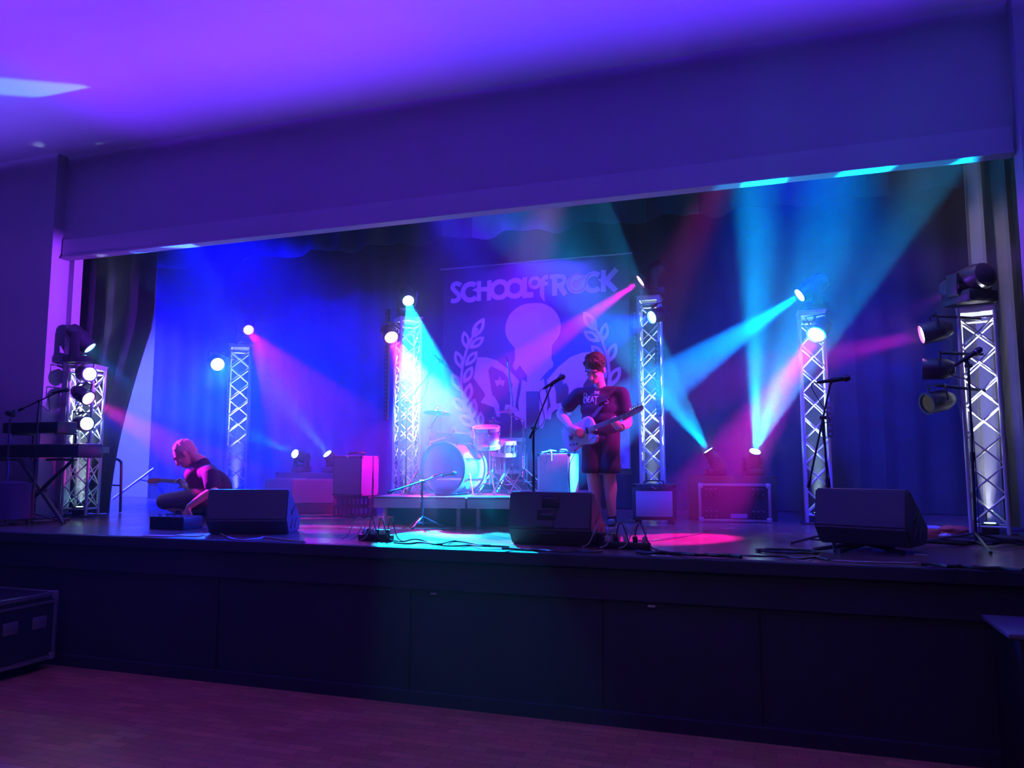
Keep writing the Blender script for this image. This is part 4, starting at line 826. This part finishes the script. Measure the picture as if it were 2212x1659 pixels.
for k, (px, py, w_, lab) in enumerate(((345, 1158, .28, 'long white set list sheet on the stage edge left of the crouching man'), (396, 1157, .12, 'small white sheet below the crouching man\'s hand'), (421, 1158, .13, 'crumpled white sheet at the left foot of the dark wedge'))):
    g0 = G(px, py); single('paper_sheet', MB().box((g0.x, g0.y, HS + .004), (w_, .10, .004), (0, 0, rnd.uniform(-.3, .3))), M_white, lab, 'paper', V((g0.x, g0.y, HS)), group='paper sheets')
g0 = G(1908, 1196); g0 = G(1990, 1199); single('paper_slip', MB().box((g0.x, g0.y, HS + .003), (.09, .03, .003)), M_white, 'thin white slip on the floor right of the blue-lit wedge', 'paper', V((g0.x, g0.y, HS)))
t = thing('orange_box', 'small orange box on the floor in front of the left riser corner', 'box', G(828, 1133)); part('body', MB().box((0, .06, .035), (.13, .10, .07), bev=.005), mat('orange_card', (.75, .30, .12), .6), t, False); part('lid', MB().box((0, .06, .072), (.134, .104, .006), bev=.002), mat('orange_lid', (.8, .4, .2), .6), t, False)
def blob(c, d, seed, amp=.35, n=18):
    mb = MB(); mb.ball(c, 1.0, n, d); c = V(c)
    for i, q in enumerate(mb.v):
        r = q - c; k = 1 + amp * noise.noise(V((r.x / d[0] * 1.6, r.y / d[1] * 1.6, r.z / d[2] * 1.2)) + V((seed, 0, 0))) * 1.3; mb.v[i] = V((c.x + r.x * k, c.y + r.y * k, max(HS + .002, c.z + r.z * k)))
    return mb
g0 = G(893, 1128); c = V((g0.x, g0.y + .05, HS + .03)); out = [(-.20, .02), (-.16, .10), (-.155, .15), (-.13, .19), (-.12, .13), (-.07, .11), (-.05, .07), (.02, .06), (.07, .09), (.10, .15), (.12, .19), (.12, .13), (.10, .06), (.20, .09), (.27, .13), (.19, .04), (.10, .0), (.02, -.02), (-.06, .0), (-.13, .01)]
single('stage_bag', MB().prism(out, c - V((.02, .06, -.01)), (1, .1, 0), (0, .25, 1), .09), mat('purple_nylon', (.50, .30, .55), .4), 'floppy purple bag with pointed ends on the floor before the riser', 'bag', V((c.x, c.y, HS)), tri=True)
for (px, py, lab, m_, d_) in ((2000, 1160, 'orange cloth heap on the floor behind the blue-lit wedge', mat('orange_cloth', (.65, .12, .05), .8), (.17, .10, .05)), (2060, 1152, 'second orange cloth heap beside the far right tower foot', mat('orange_cloth', (.65, .12, .05), .8), (.13, .08, .05)), (1995, 1150, 'pale cloth folded over the orange cloth heap', mat('pale_cloth', (.5, .48, .7), .8), (.18, .08, .045)), (2042, 1163, 'small crumpled white tissue between the orange heaps', M_white, (.05, .04, .03)), (2130, 1170, 'dark heap of cloth and cables at the foot of the far right tower', M_drape, (.34, .06, .035))):
    g0 = G(px, py); single('cloth_heap', blob((g0.x, g0.y, HS + d_[2] * .4), d_, px * .1), m_, lab, 'cloth', V((g0.x, g0.y, HS)), group='cloths on the floor at the right')
# ------------------------------------------------------------------ people
def organic(name, mb, m, parent, voxel=.008, smooth=6, label=None, factor=.5):
    """one continuous surface grown over the given volumes"""
    o = part(name, mb, m, parent, label=label)
    r = o.modifiers.new('remesh', 'REMESH'); r.mode = 'VOXEL'; r.voxel_size = voxel; r.use_smooth_shade = True
    s = o.modifiers.new('smooth', 'SMOOTH'); s.iterations = smooth; s.factor = factor
    dg = bpy.context.evaluated_depsgraph_get(); me = bpy.data.meshes.new_from_object(o.evaluated_get(dg)); o.modifiers.clear(); o.data = me
    me.polygons.foreach_set('use_smooth', [True] * len(me.polygons))
    if not me.materials: me.materials.append(m)
    return o
def limb(mb, pts, rs, n=14):
    mb.tube(smoothpath(pts, 4), [r for r in _interp(rs, 4)], n)
    for p, r in ((pts[0], rs[0]), (pts[-1], rs[-1])): mb.ball(p, r * .98, 8)
def _interp(rs, sub):
    out = []
    for i in range(len(rs) - 1): out += [rs[i] + (rs[i + 1] - rs[i]) * k / sub for k in range(sub)]
    return out + [rs[-1]]
def frame(fwd, up):
    f = V(fwd).normalized(); u = V(up); x = f.cross(u).normalized(); u = x.cross(f); return Matrix((x, f, u)).transposed()
def head_skin(mb, c, R, s=1.0):
    c = V(c); q = lambda x, y, z: c + R @ V((x, y, z)) * s
    mb.ball(q(0, -.012, .03), s, 14, (.076, .096, .088), R); mb.ball(q(0, .018, -.035), s, 12, (.062, .070, .078), R); mb.ball(q(0, .048, -.085), s, 10, (.034, .034, .030), R)
    mb.ball(q(0, .080, .022), s, 8, (.052, .018, .014), R)                      # brow
    mb.tube([q(0, .083, .012), q(0, .100, -.018), q(0, .112, -.036)], [.009 * s, .012 * s, .014 * s], 8); mb.ball(q(0, .104, -.038), s, 8, (.018, .013, .010), R)   # nose
    for k in (-1, 1):
        mb.ball(q(k * .034, .066, -.022), s, 8, (.022, .018, .018), R); mb.ball(q(k * .079, -.004, -.012), s, 8, (.010, .020, .032), R)
    mb.ball(q(0, .082, -.064), s, 8, (.026, .012, .007), R); mb.ball(q(0, .078, -.075), s, 8, (.022, .013, .008), R)                                      # lips
def face_bits(parent, c, R, s, glasses=False):
    c = V(c); q = lambda x, y, z: c + R @ V((x, y, z)) * s
    for k in (-1, 1):
        part('eye', MB().ball(q(k * .031, .077, -.002), .0115 * s, 8), mat('eye', (.5, .45, .42), .3), parent)
        part('eyebrow', MB().tube([q(k * .014, .097, .022), q(k * .033, .094, .029), q(k * .052, .082, .022)], .0045 * s, 6), mat('brow_hair', (.05, .03, .02), .8), parent)
    part('mouth', MB().tube([q(-.022, .088, -.069), q(0, .094, -.069), q(.022, .088, -.069)], .0022 * s, 5), mat('lip_line', (.25, .08, .07), .6), parent)
    if glasses:
        mb = MB()
        for k in (-1, 1): mb.tube([q(k * .032 + .022 * math.cos(a * .5236), .100, .0 + .017 * math.sin(a * .5236)) for a in range(12)], .0022 * s, 5, closed=True); mb.tube([q(k * .054, .098, .002), q(k * .078, .01, .0)], .0022 * s, 5)
        mb.tube([q(-.010, .104, .002), q(.010, .104, .002)], .002 * s, 5); part('glasses', mb, M_black, parent)
def hair_cap(mb, c, R, s, top=.10, seed=1, back=.0, front=.03, thick=1.06, tufts=90, tl=.02):
    c = V(c); q = lambda x, y, z: c + R @ V((x, y, z)) * s; rnd = random.Random(seed)
    mb.ball(q(0, -.020, .040), s, 14, (.080 * thick, .094 * thick, .086 * thick), R); mb.ball(q(0, -.052, -.008), s, 10, (.068, .058, .075), R)
    for i in range(tufts):
        a = rnd.uniform(0, 2 * math.pi); e = rnd.uniform(.15, 1.45); d = V((math.cos(a) * math.cos(e) * .082, math.sin(a) * math.cos(e) * .098, math.sin(e) * .088))
        if d.y > .06 and d.z < .045: continue
        p = q(*(V((0, -.020, .040)) + d)); t = R @ V((rnd.uniform(-.5, .5), rnd.uniform(.1, .9), rnd.uniform(-.7, .2))).normalized() * tl * s
        mb.tube([p - t * .3, p + t + (R @ d.normalized()) * .006 * s], [.009 * s, .004 * s], 5)
def hand(mb, w, k, palm_dir, finger_dir, normal, curl=.9, s=1.0, side=1, thumb=None, spread=.10):
    """w wrist, finger_dir along the palm, normal = back of the hand; five fingers of their own length"""
    f = V(finger_dir).normalized(); n = V(normal); n = (n - f * n.dot(f)).normalized(); x = f.cross(n) * side; w = V(w)
    mb.tube([w - f * .02, w + f * .03 * s, w + f * .085 * s], [.026 * s, .030 * s, .030 * s], 10)
    for j in range(4):
        o = x * (.030 - .020 * j) * s; mb.tube([w + f * .02 * s + o * .7, w + f * .088 * s + o], [.015 * s, .0135 * s], 8)
    L = [.068, .078, .073, .058]; tips = []
    for j in range(4):
        o = x * (.030 - .020 * j) * s; p = w + f * .088 * s + o; d = (f + x * spread * (1.5 - j)).normalized(); pts = [p]; a = 0
        for seg in (.42, .33, .25):
            a += curl * (.55 if seg == .42 else .75) * (1 + .06 * j); dd = d * math.cos(a) - n * math.sin(a); pts.append(pts[-1] + dd * L[j] * seg * s)
        mb.tube(pts, [.0105 * s, .0095 * s, .0088 * s, .0075 * s], 8); mb.ball(pts[-1], .0075 * s, 6)
    t0 = w + f * .028 * s + x * .026 * s; td = V(thumb).normalized() if thumb is not None else (f * .6 + x * .75 - n * .35).normalized()
    mb.tube([t0, t0 + td * .035 * s, t0 + td * .062 * s - n * .006 * s], [.015 * s, .012 * s, .0085 * s], 8); mb.ball(t0 + td * .062 * s - n * .006 * s, .0085 * s, 6)
M_skin = mat('skin', (.62, .40, .33), .5, var=.05, scale=12); M_skin2 = mat('skin_fair', (.70, .47, .40), .5, var=.05, scale=12)
M_hair = mat('brown_hair', (.12, .055, .03), .7, var=.35, scale=60); M_ghair = mat('grey_hair', (.55, .52, .50), .75, var=.2, scale=60)
M_tee = mat('dark_tee', (.022, .022, .04), .85, bump=.25, scale=9); M_tee2 = mat('navy_tee', (.03, .03, .06), .85, bump=.25, scale=9)
M_shorts = mat('dark_shorts', (.03, .025, .035), .85, bump=.25, scale=10); M_short2 = mat('brown_shorts', (.16, .10, .11), .85, bump=.2, scale=10)
M_shoe = mat('dark_shoe', (.03, .03, .04), .5); M_sole = mat('pale_sole', (.6, .6, .65), .6)
def shoe(parent, heel, d, L=.27):
    heel = V(heel); d = V((V(d).x, V(d).y, 0)).normalized(); s = V((-d.y, d.x, 0)); up = V((0, 0, 1)); mb = MB()
    mb.ball(heel + d * .05 + up * .05, 1, 10, (.048, .062, .052), frame(d, up)); mb.ball(heel + d * .16 + up * .04, 1, 10, (.050, .095, .040), frame(d, up)); mb.tube([heel + d * .055 + up * .05, heel + d * .05 + up * .115], [.045, .042], 12)
    o = organic('shoe', mb, M_shoe, parent, .008, 4)
    out = [(-.01, 0), (0, .035), (.06, .040), (.13, .046), (.19, .046), (.24, .03), (.258, 0), (.24, -.03), (.19, -.046), (.13, -.044), (.06, -.038), (0, -.033)]
    so = part('sole', MB().prism(out, heel + up * .001, d, s, .022), M_sole, o, label='pale rubber sole', tri=True)
    lc = MB()
    for k in range(5): c = heel + d * (.09 + k * .022) + up * (.088 - k * .007); lc.tube([c - s * .026, c + up * .006, c + s * .026], .0032, 5)
    part('laces', lc, MATS['white_paper'], o); return o
# --- guitars
def guitar(label, org, X, N, s=1.0, bodym=None, neckm=None, guard=None, group='electric guitars', body_on=True):
    X = V(X).normalized(); N = V(N); N = (N - X * N.dot(X)).normalized(); Y = N.cross(X); org = V(org)
    t = thing('electric_guitar', label, 'guitar', org, 0, group); q = lambda a, b, c=0: org + (X * a + Y * b + N * c) * s
    out = [(.200, .032), (.196, .07), (.180, .120), (.145, .152), (.095, .155), (.045, .135), (0, .125), (-.06, .132), (-.12, .158), (-.175, .150), (-.212, .105), (-.225, .04), (-.225, -.04), (-.212, -.105), (-.175, -.152), (-.12, -.165), (-.06, -.142), (0, -.130), (.05, -.138), (.10, -.155), (.145, -.160), (.185, -.140), (.205, -.108), (.198, -.082), (.172, -.066), (.150, -.045), (.148, -.03), (.200, -.03)]
    pr = MB(); o2 = out; bm = bmesh.new(); a = [bm.verts.new(q(x, y, -.022)) for x, y in o2]; b = [bm.verts.new(q(x, y, .022)) for x, y in o2]; n = len(a); f0 = bm.faces.new(a[::-1]); f1 = bm.faces.new(b)
    for i in range(n): bm.faces.new((a[i], a[(i + 1) % n], b[(i + 1) % n], b[i]))
    bm.normal_update(); bmesh.ops.bevel(bm, geom=[e for e in bm.edges if len(e.link_faces) == 2 and (f0 in e.link_faces or f1 in e.link_faces)], offset=.008 * s, segments=2, affect='EDGES', profile=.6)
    bmesh.ops.triangulate(bm, faces=[f for f in bm.faces if len(f.verts) > 4]); bm.verts.index_update()
    part('body', MB().add([v.co.copy() for v in bm.verts], [tuple(k.index for k in f.verts) for f in bm.faces]), bodym, t); bm.free()
    g = [(.150, .03), (.165, .085), (.150, .125), (.105, .115), (.06, .05), (.0, .035), (-.05, -.01), (-.045, -.09), (.0, -.105), (.06, -.09), (.11, -.105), (.150, -.10), (.160, -.07), (.145, -.04), (.14, 0)]
    part('pickguard', MB().prism(g, q(0, 0, .0235), X * s, Y * s, .002), guard or mat('pickguard', (.66, .62, .68), .3), t, tri=True, label='pale pickguard')
    nk = MB(); vs = []
    for x, w_ in ((.14, .028), (.62, .021)):
        for k in range(9): a_ = math.pi * k / 8; vs.append(q(x, -w_ * math.cos(a_), .026 - .020 * math.sin(a_)))
    nk.add(vs, [(i, i + 1, 9 + i + 1, 9 + i) for i in range(8)] + [(0, 9, 17, 8), tuple(range(8, -1, -1)), tuple(range(9, 18))]); part('neck', nk, neckm, t)
    fb = MB().add([q(.13, -.028, .026), q(.62, -.0215, .026), q(.62, .0215, .026), q(.13, .028, .026), q(.13, -.028, .031), q(.62, -.0215, .031), q(.62, .0215, .031), q(.13, .028, .031)], [(0, 3, 2, 1), (4, 5, 6, 7), (0, 1, 5, 4), (1, 2, 6, 5), (2, 3, 7, 6), (3, 0, 4, 7)]); part('fretboard', fb, mat('fretboard', (.72, .58, .52), .4), t)
    fr = MB()
    for k in range(1, 21): x = .62 - .62 * (1 - 2 ** (-k / 12)) * 1.0 - .0; fr.tube([q(x, -.026, .032), q(x, .026, .032)], .0014, 4)
    part('frets', fr, M_chrome, t)
    hs_ = [(.62, .021), (.64, .030), (.68, .040), (.74, .046), (.79, .044), (.805, .025), (.795, .0), (.77, -.012), (.71, -.020), (.66, -.026), (.62, -.021)]
    hd = part('headstock', MB().prism(hs_, q(0, 0, .010), X * s, Y * s, .015), neckm, t, tri=True)
    tn = MB()
    for k in range(6): tn.tube([q(.655 + k * .024, .030 + k * .002, .024), q(.655 + k * .024, .034 + k * .002, .038)], .004, 6); tn.tube([q(.655 + k * .024, .038, .016), q(.655 + k * .024, .060, .016)], .0035, 5); tn.ball(q(.655 + k * .024, .063, .016), .0075, 5)
    part('tuning_pegs', tn, M_chrome, hd)
    st = MB()
    for k in range(6): y = -.018 + .0072 * k; st.tube([q(-.11, y * 1.2, .034), q(.62, y * .8, .036), q(.655 + k * .024, .030 + k * .002, .034)], .0008, 3)
    part('strings', st, M_chrome, t); part('bridge', MB().box(q(-.115, 0, .028), (.05 * s, .075 * s, .012 * s), Matrix((X, Y, N)).transposed(), bev=.003), M_chrome, t)
    kn = MB()
    for k, (x, y) in enumerate(((-.09, -.095), (-.135, -.085), (-.05, -.105))): kn.lathe([(.010, 0), (.009, .015), (0, .015)], q(x, y, .023), N, 10)
    part('control_knobs', kn, M_chrome, t); part('pickup', MB().box(q(.10, 0, .027), (.022 * s, .07 * s, .012 * s), Matrix((X, Y, N)).transposed(), bev=.003), M_black, t)
    return t, q
# ---------------------------------------------------------- the guitarist
gy = 2.14
A = lambda px, py, y=gy: P(px, py, y)
hipz = HS + .90
g1 = thing('person', 'guitarist in dark T-shirt and shorts looking down at his pale guitar', 'person', (A(1303, 1100).x, gy, HS))
Gorg, Gtip = P(1254, 937, 1.86), P(1392, 884, 1.66)
Xg = (Gtip - Gorg).normalized(); vw = (CAM_POS - Gorg).normalized(); Ng = (vw + V((0, 0, .30))).normalized()
SG = (Gtip - Gorg).length / .80
gt, gq = guitar('pale electric guitar with maple neck held by the standing guitarist', Gorg, Xg, Ng, SG, mat('cream_finish', (.74, .68, .64), .25, coat=.5), mat('maple_neck', (.70, .46, .38), .35))
hc = A(1285, 796, 2.06); hR = frame((-.25, -1, -.80), (-.0, -.80, 1)); hs1 = 1.18
sk = MB(); head_skin(sk, hc, hR, hs1)
shL, shR = A(1250, 853, 2.16), A(1343, 851, 2.16)        # image left / image right shoulder
nk0, nk1 = A(1298, 845, 2.18), hc + hR @ V((0, -.03, -.07)) * hs1
limb(sk, [nk0, (nk0 + nk1) / 2 + V((0, .01, 0)), nk1], [.062, .056, .058])
elL, wrL = A(1211, 893, 2.10), gq(-.055, .075, .085)
limb(sk, [shL, (shL + elL) / 2, elL, (elL + wrL) / 2, wrL], [.058, .052, .044, .043, .028])
elR = A(1356, 912, 2.16); wrR = gq(.44, -.085, -.055)
limb(sk, [shR, (shR + elR) / 2, elR, (elR + wrR) / 2, wrR], [.058, .054, .046, .044, .029])
Yg = Ng.cross(Xg)
Yg = (gq(0, 1) - gq(0, 0)).normalized(); Xg = (gq(1, 0) - gq(0, 0)).normalized(); Ng = (gq(0, 0, 1) - gq(0, 0, 0)).normalized()
hand(sk, wrL, 0, None, (Xg * .75 - Yg * .65), (Ng * .9 + Yg * .3), 1.0, 1.08, side=1, thumb=(Xg * .8 + Yg * .0 - Ng * .2))
hand(sk, wrR, 0, None, (-Xg * .35 + Yg * .85 - Ng * .15), (-Ng * .9 - Xg * .2), 1.25, 1.05, side=-1, thumb=(Yg * .6 - Xg * .6 - Ng * .2))
hpL, hpR = V((A(1280, 1000).x, gy, hipz)), V((A(1316, 1000).x, gy, hipz))
knL, anL = V((A(1283, 1055).x, gy - .03, HS + .50)), V((A(1290, 1130).x, gy + .02, HS + .10))
knR, anR = V((A(1318, 1055).x, gy - .03, HS + .50)), V((A(1322, 1130).x, gy + .0, HS + .10))
for h_, k_, a_ in ((hpL, knL, anL), (hpR, knR, anR)):
    d = a_ - k_; limb(sk, [h_, (h_ + k_) / 2, k_, k_ + d * .3 + V((0, .018, 0)), k_ + d * .62, a_], [.092, .086, .063, .066, .050, .040])
limb(sk, [V((A(1298, 1000).x, gy, hipz)), V((A(1300, 900).x, gy + .02, A(1300, 905).z)), nk0 - V((0, 0, .03))], [.13, .13, .06])
organic('body', sk, M_skin, g1, .0075, 3)
face_bits(g1, hc, hR, hs1)
hb = MB(); hair_cap(hb, hc, hR, hs1, seed=3, thick=1.09, tufts=240, tl=.022); organic('hair', hb, M_hair, g1, .007, 1)
tt = MB(); ch = A(1297, 885, 2.14); wa = V((A(1295, 960).x, gy, A(1295, 962).z))
for (c, rx, ry, z_) in ((ch + V((0, .02, .07)), .205, .115, 0), (ch + V((0, .01, 0)), .205, .125, 0), (ch - V((0, 0, .10)), .195, .125, 0), (ch - V((0, 0, .19)), .195, .125, 0), (wa + V((0, 0, .06)), .20, .13, 0)):
    tt.ball(c, 1, 14, (rx, ry, .12))
tt.tube([wa + V((0, 0, .12)), wa], [.001, .001], 4)
limb(tt, [shL + V((.03, 0, -.01)), shL, shL + (elL - shL) * .45, shL + (elL - shL) * .55], [.070, .074, .074, .080]); limb(tt, [shR - V((.03, 0, .01)), shR, shR + (elR - shR) * .45, shR + (elR - shR) * .62], [.070, .074, .074, .082])
tt.tube([nk0 - V((0, 0, .06)), nk0 + V((0, -.005, .015))], [.10, .072], 16); limb(tt, [shL, nk0 - V((0, 0, .02)), shR], [.075, .075, .075])
tee = organic('t_shirt', tt, M_tee, g1, .010, 9)
ss = MB(); 
limb(ss, [hpL + V((0, 0, .05)), (hpL + knL) / 2, V((knL.x - .006, knL.y, A(1290, 1020).z + .03))], [.115, .108, .112]); limb(ss, [hpR + V((0, 0, .05)), (hpR + knR) / 2, V((knR.x + .006, knR.y, A(1290, 1020).z + .03))], [.115, .108, .112])
ss.ball(V(((hpL.x + hpR.x) / 2, gy, hipz + .03)), 1, 12, (.19, .13, .14)); 
sm_ = ss; cut = A(1290, 1022).z
for q_ in sm_.v: q_.z = max(q_.z, cut)
organic('shorts', sm_, M_shorts, g1, .010, 4)
for nm, a_, dx in (('l', anL, -.12), ('r', anR, .05)): shoe(g1, V((a_.x - dx * .0, a_.y + .06, HS + .001)), (dx, -1, 0)); part('sock', MB().tube([a_ - V((0, 0, .02)), a_ + V((0, .0, .05))], [.043, .040], 14), M_black, g1)
part('wristband', MB().tube([wrR + (elR - wrR) * .10, wrR + (elR - wrR) * .22], .036, 14), M_black, g1)
# lettering pressed on the chest
from mathutils.bvhtree import BVHTree
def print_on(target, strokes, cx, cz, ux, uz, width, m, parent, name, label):
    """strokes: polylines (x right, z up) laid on the cloth from the front"""
    T4 = Matrix.Translation(parent.location); me = target.data; bvh = BVHTree.FromPolygons([T4 @ v.co for v in me.vertices], [tuple(p.vertices) for p in me.polygons]); mb = MB()
    for st in strokes:
        pts = []
        for i in range(len(st) - 1):
            n = max(1, int(math.hypot(st[i + 1][0] - st[i][0], st[i + 1][1] - st[i][1]) * 3)); pts += [(st[i][0] + (st[i + 1][0] - st[i][0]) * k / n, st[i][1] + (st[i + 1][1] - st[i][1]) * k / n) for k in range(n)]
        pts.append(st[-1]); L = []; Rr = []
        for i, (x, z) in enumerate(pts):
            a, b = pts[max(0, i - 1)], pts[min(len(pts) - 1, i + 1)]; dx, dz = b[0] - a[0], b[1] - a[1]; l = math.hypot(dx, dz) or 1
            for S, arr in ((1, L), (-1, Rr)):
                px, pz = cx + ux * (x - S * dz / l * width / 2) , cz + uz * (z + S * dx / l * width / 2); hit = bvh.ray_cast(V((px, -2, pz)), V((0, 1, 0)))
                arr.append(hit[0] + V((0, -.004, 0)) if hit[0] is not None else V((px, CAM_POS.y * 0 + gy - .13, pz)))
        n = len(L); mb.add(L + Rr, [(i, i + 1, n + i + 1, n + i) for i in range(n - 1)])
    return part(name, mb, m, parent, label=label, smooth=False)
def glyph(ch_):
    D = {'T': [[(0, 1), (.9, 1)], [(.45, 1), (.45, 0)]], 'H': [[(0, 0), (0, 1)], [(.7, 0), (.7, 1)], [(0, .5), (.7, .5)]], 'E': [[(.1, 0), (.1, 1)], [(.1, 1), (.7, 1)], [(.1, .5), (.6, .5)], [(.1, 0), (.7, 0)]],
         'B': [[(.1, 0), (.1, 1)], [(.1, 1), (.5, 1), (.68, .85), (.62, .62), (.45, .54), (.1, .54)], [(.45, .54), (.75, .42), (.78, .15), (.55, 0), (.1, 0)]], 'A': [[(0, 0), (.42, 1), (.84, 0)], [(.15, .33), (.7, .33)]],
         'L': [[(.1, 1), (.1, 0), (.65, 0)]], 'S': [[(.7, .85), (.5, 1), (.2, .98), (.08, .8), (.2, .6), (.5, .48), (.68, .3), (.6, .08), (.3, 0), (.05, .12)]]}
    return D[ch_]
p0, p1 = A(1256, 868, 2.0), A(1314, 866, 2.0); u = (p1.x - p0.x) / 6.2; cz_ = A(1285, 866, 2.0).z; strokes = []
def put(ch_, x, z, w_, h_): strokes.extend([[(x + a * w_, z + b * h_) for a, b in s_] for s_ in glyph(ch_)])
put('B', -3.1, -.2, 1.15, 2.2); put('E', -2.0, -.15, .85, 1.2); put('A', -1.25, -.2, .95, 1.3); put('T', -.45, -.75, 1.1, 1.85); put('S', 2.1, -.55, 1.1, 1.5)
print_on(tee, strokes, (p0.x + p1.x) / 2, cz_, u, u, .26, mat('tee_print', (.50, .50, .52), .8), g1, 'chest_lettering', 'large pale lettering across the chest')
strokes = []; put('T', -.6, 1.75, .5, .65); put('H', -.08, 1.75, .5, .65); put('E', .36, 1.75, .5, .65)
print_on(tee, strokes, (p0.x + p1.x) / 2 + u * .0, cz_, u, u, .14, MATS['tee_print'], g1, 'chest_lettering', 'small pale word above the large lettering')
sb = MB(); tp = smoothpath([shR + V((-.08, .02, .075)), A(1322, 846, 2.03), A(1303, 866, 1.985), A(1296, 880, 1.98), gq(.17, .12, .0)], 8)
vs = []; 
for i, p in enumerate(tp):
    for s_ in (-1, 1): vs.append(p + V((s_ * .032, 0, s_ * .012)))
bk = [v + V((0, .006, 0)) for v in vs]; n = len(tp); K = len(vs); f1 = [(2 * i, 2 * i + 1, 2 * i + 3, 2 * i + 2) for i in range(n - 1)]
part('strap', sb.add(vs + bk, f1 + [tuple(K + q_ for q_ in reversed(f)) for f in f1] + [(2 * i, 2 * i + 2, K + 2 * i + 2, K + 2 * i) for i in range(n - 1)] + [(2 * i + 3, 2 * i + 1, K + 2 * i + 1, K + 2 * i + 3) for i in range(n - 1)]), mat('strap', (.02, .02, .03), .7), gt, label='dark shoulder strap')
part('lead', MB().tube(smoothpath([gq(-.10, -.16, 0), gq(-.12, -.20, .02), A(1232, 1000, 1.95), A(1228, 1030, 2.0), V((A(1240, 1100, 2.0).x, 1.95, HS + .25)), V((A(1262, 1100, 1.6).x, 1.7, HS + .01))], 6), .004, 6), M_cable, gt)
# ---------------------------------------------------------- the crouching man
cy = 1.62
B_ = lambda px, py, y=cy: P(px, py, y)
g2 = thing('person', 'grey-haired man in dark T-shirt crouching and reaching to the stage floor', 'person', (B_(425, 1100).x, cy, HS))
hc = B_(400, 981, 1.55); hR = frame((-.72, -.48, -.78), (-.62, -.25, .85)); hs2 = 1.22
sk = MB(); head_skin(sk, hc, hR, hs2)
nk = B_(436, 997, 1.62); limb(sk, [nk, (nk + hc) / 2 + V((.03, 0, .0)), hc + hR @ V((0, -.03, -.06)) * hs2], [.066, .060, .062])
pel = V((B_(462, 1090).x, cy + .05, HS + .26)); chs = B_(437, 1030, 1.64)
limb(sk, [pel, (pel + chs) / 2 + V((.05, 0, 0)), chs, nk - V((0, 0, .03))], [.14, .14, .14, .08])
shn, eln, wrn = B_(452, 1022, 1.46), B_(462, 1056, 1.38), B_(408, 1102, 1.30); wrn.z = max(wrn.z, HS + .17)
limb(sk, [shn, (shn + eln) / 2, eln, (eln + wrn) / 2, wrn], [.060, .054, .046, .045, .030])
hand(sk, wrn, 0, None, V((-.25, -.15, -1)), V((-.5, -1, .1)), .55, 1.05, side=-1)
shf, elf, wrf = B_(425, 1012, 1.82), B_(420, 1058, 1.86), B_(400, 1050, 1.84); limb(sk, [shf, (shf + elf) / 2, elf, wrf], [.058, .052, .045, .030]); hand(sk, wrf, 0, None, V((-.7, .1, .5)), V((-.2, .9, .3)), 1.1, 1.0, side=1)
hpn, knn, ann = pel + V((-.05, -.12, 0)), V((B_(352, 1082, 1.5).x, 1.50, B_(352, 1084, 1.5).z)), V((B_(385, 1100, 1.45).x, 1.52, HS + .09))
hpf, knf, anf = pel + V((-.05, .12, 0)), V((B_(372, 1100, 1.85).x, 1.86, HS + .14)), V((B_(440, 1100, 1.9).x, 1.92, HS + .09))
for h_, k_, a_ in ((hpn, knn, ann), (hpf, knf, anf)):
    d = a_ - k_; limb(sk, [h_, (h_ + k_) / 2, k_, k_ + d * .35, a_], [.088, .085, .060, .056, .038])
organic('body', sk, M_skin2, g2, .0075, 3); face_bits(g2, hc, hR, hs2)
hb = MB(); hair_cap(hb, hc, hR, hs2, seed=9, thick=1.03, tufts=60, tl=.012); organic('hair', hb, M_ghair, g2, .007, 1)
tt = MB(); limb(tt, [pel + V((.0, 0, .06)), (pel + chs) / 2 + V((.05, 0, .02)), chs, nk + V((.01, 0, -.03))], [.165, .172, .168, .085])
tt.ball(chs + V((0, 0, .02)), 1, 12, (.17, .21, .14)); limb(tt, [chs, shn, shn + (eln - shn) * .75], [.12, .085, .088]); limb(tt, [chs, shf, shf + (elf - shf) * .7], [.12, .082, .085])
organic('t_shirt', tt, M_tee2, g2, .010, 9)
ss = MB(); limb(ss, [pel, hpn, (hpn + knn) / 2, hpn + (knn - hpn) * .96], [.13, .115, .105, .088]); limb(ss, [pel, hpf, (hpf + knf) / 2, hpf + (knf - hpf) * .9], [.13, .115, .10, .085]); organic('shorts', ss, M_short2, g2, .010, 5)
shoe(g2, V((ann.x + .02, ann.y + .0, HS + .001)), (-1, -.35, 0)); shoe(g2, V((anf.x + .06, anf.y, HS + .001)), (-1, .1, 0))
go = B_(446, 1044, 1.98); gx = (P(322, 1036, 1.90) - go)
guitar('red-necked electric guitar across the lap of the crouching man, only its neck and head showing', go, gx, (0.05, -1, .05), gx.length / .80, mat('dark_finish', (.12, .03, .03), .3), mat('red_neck', (.62, .16, .12), .35))
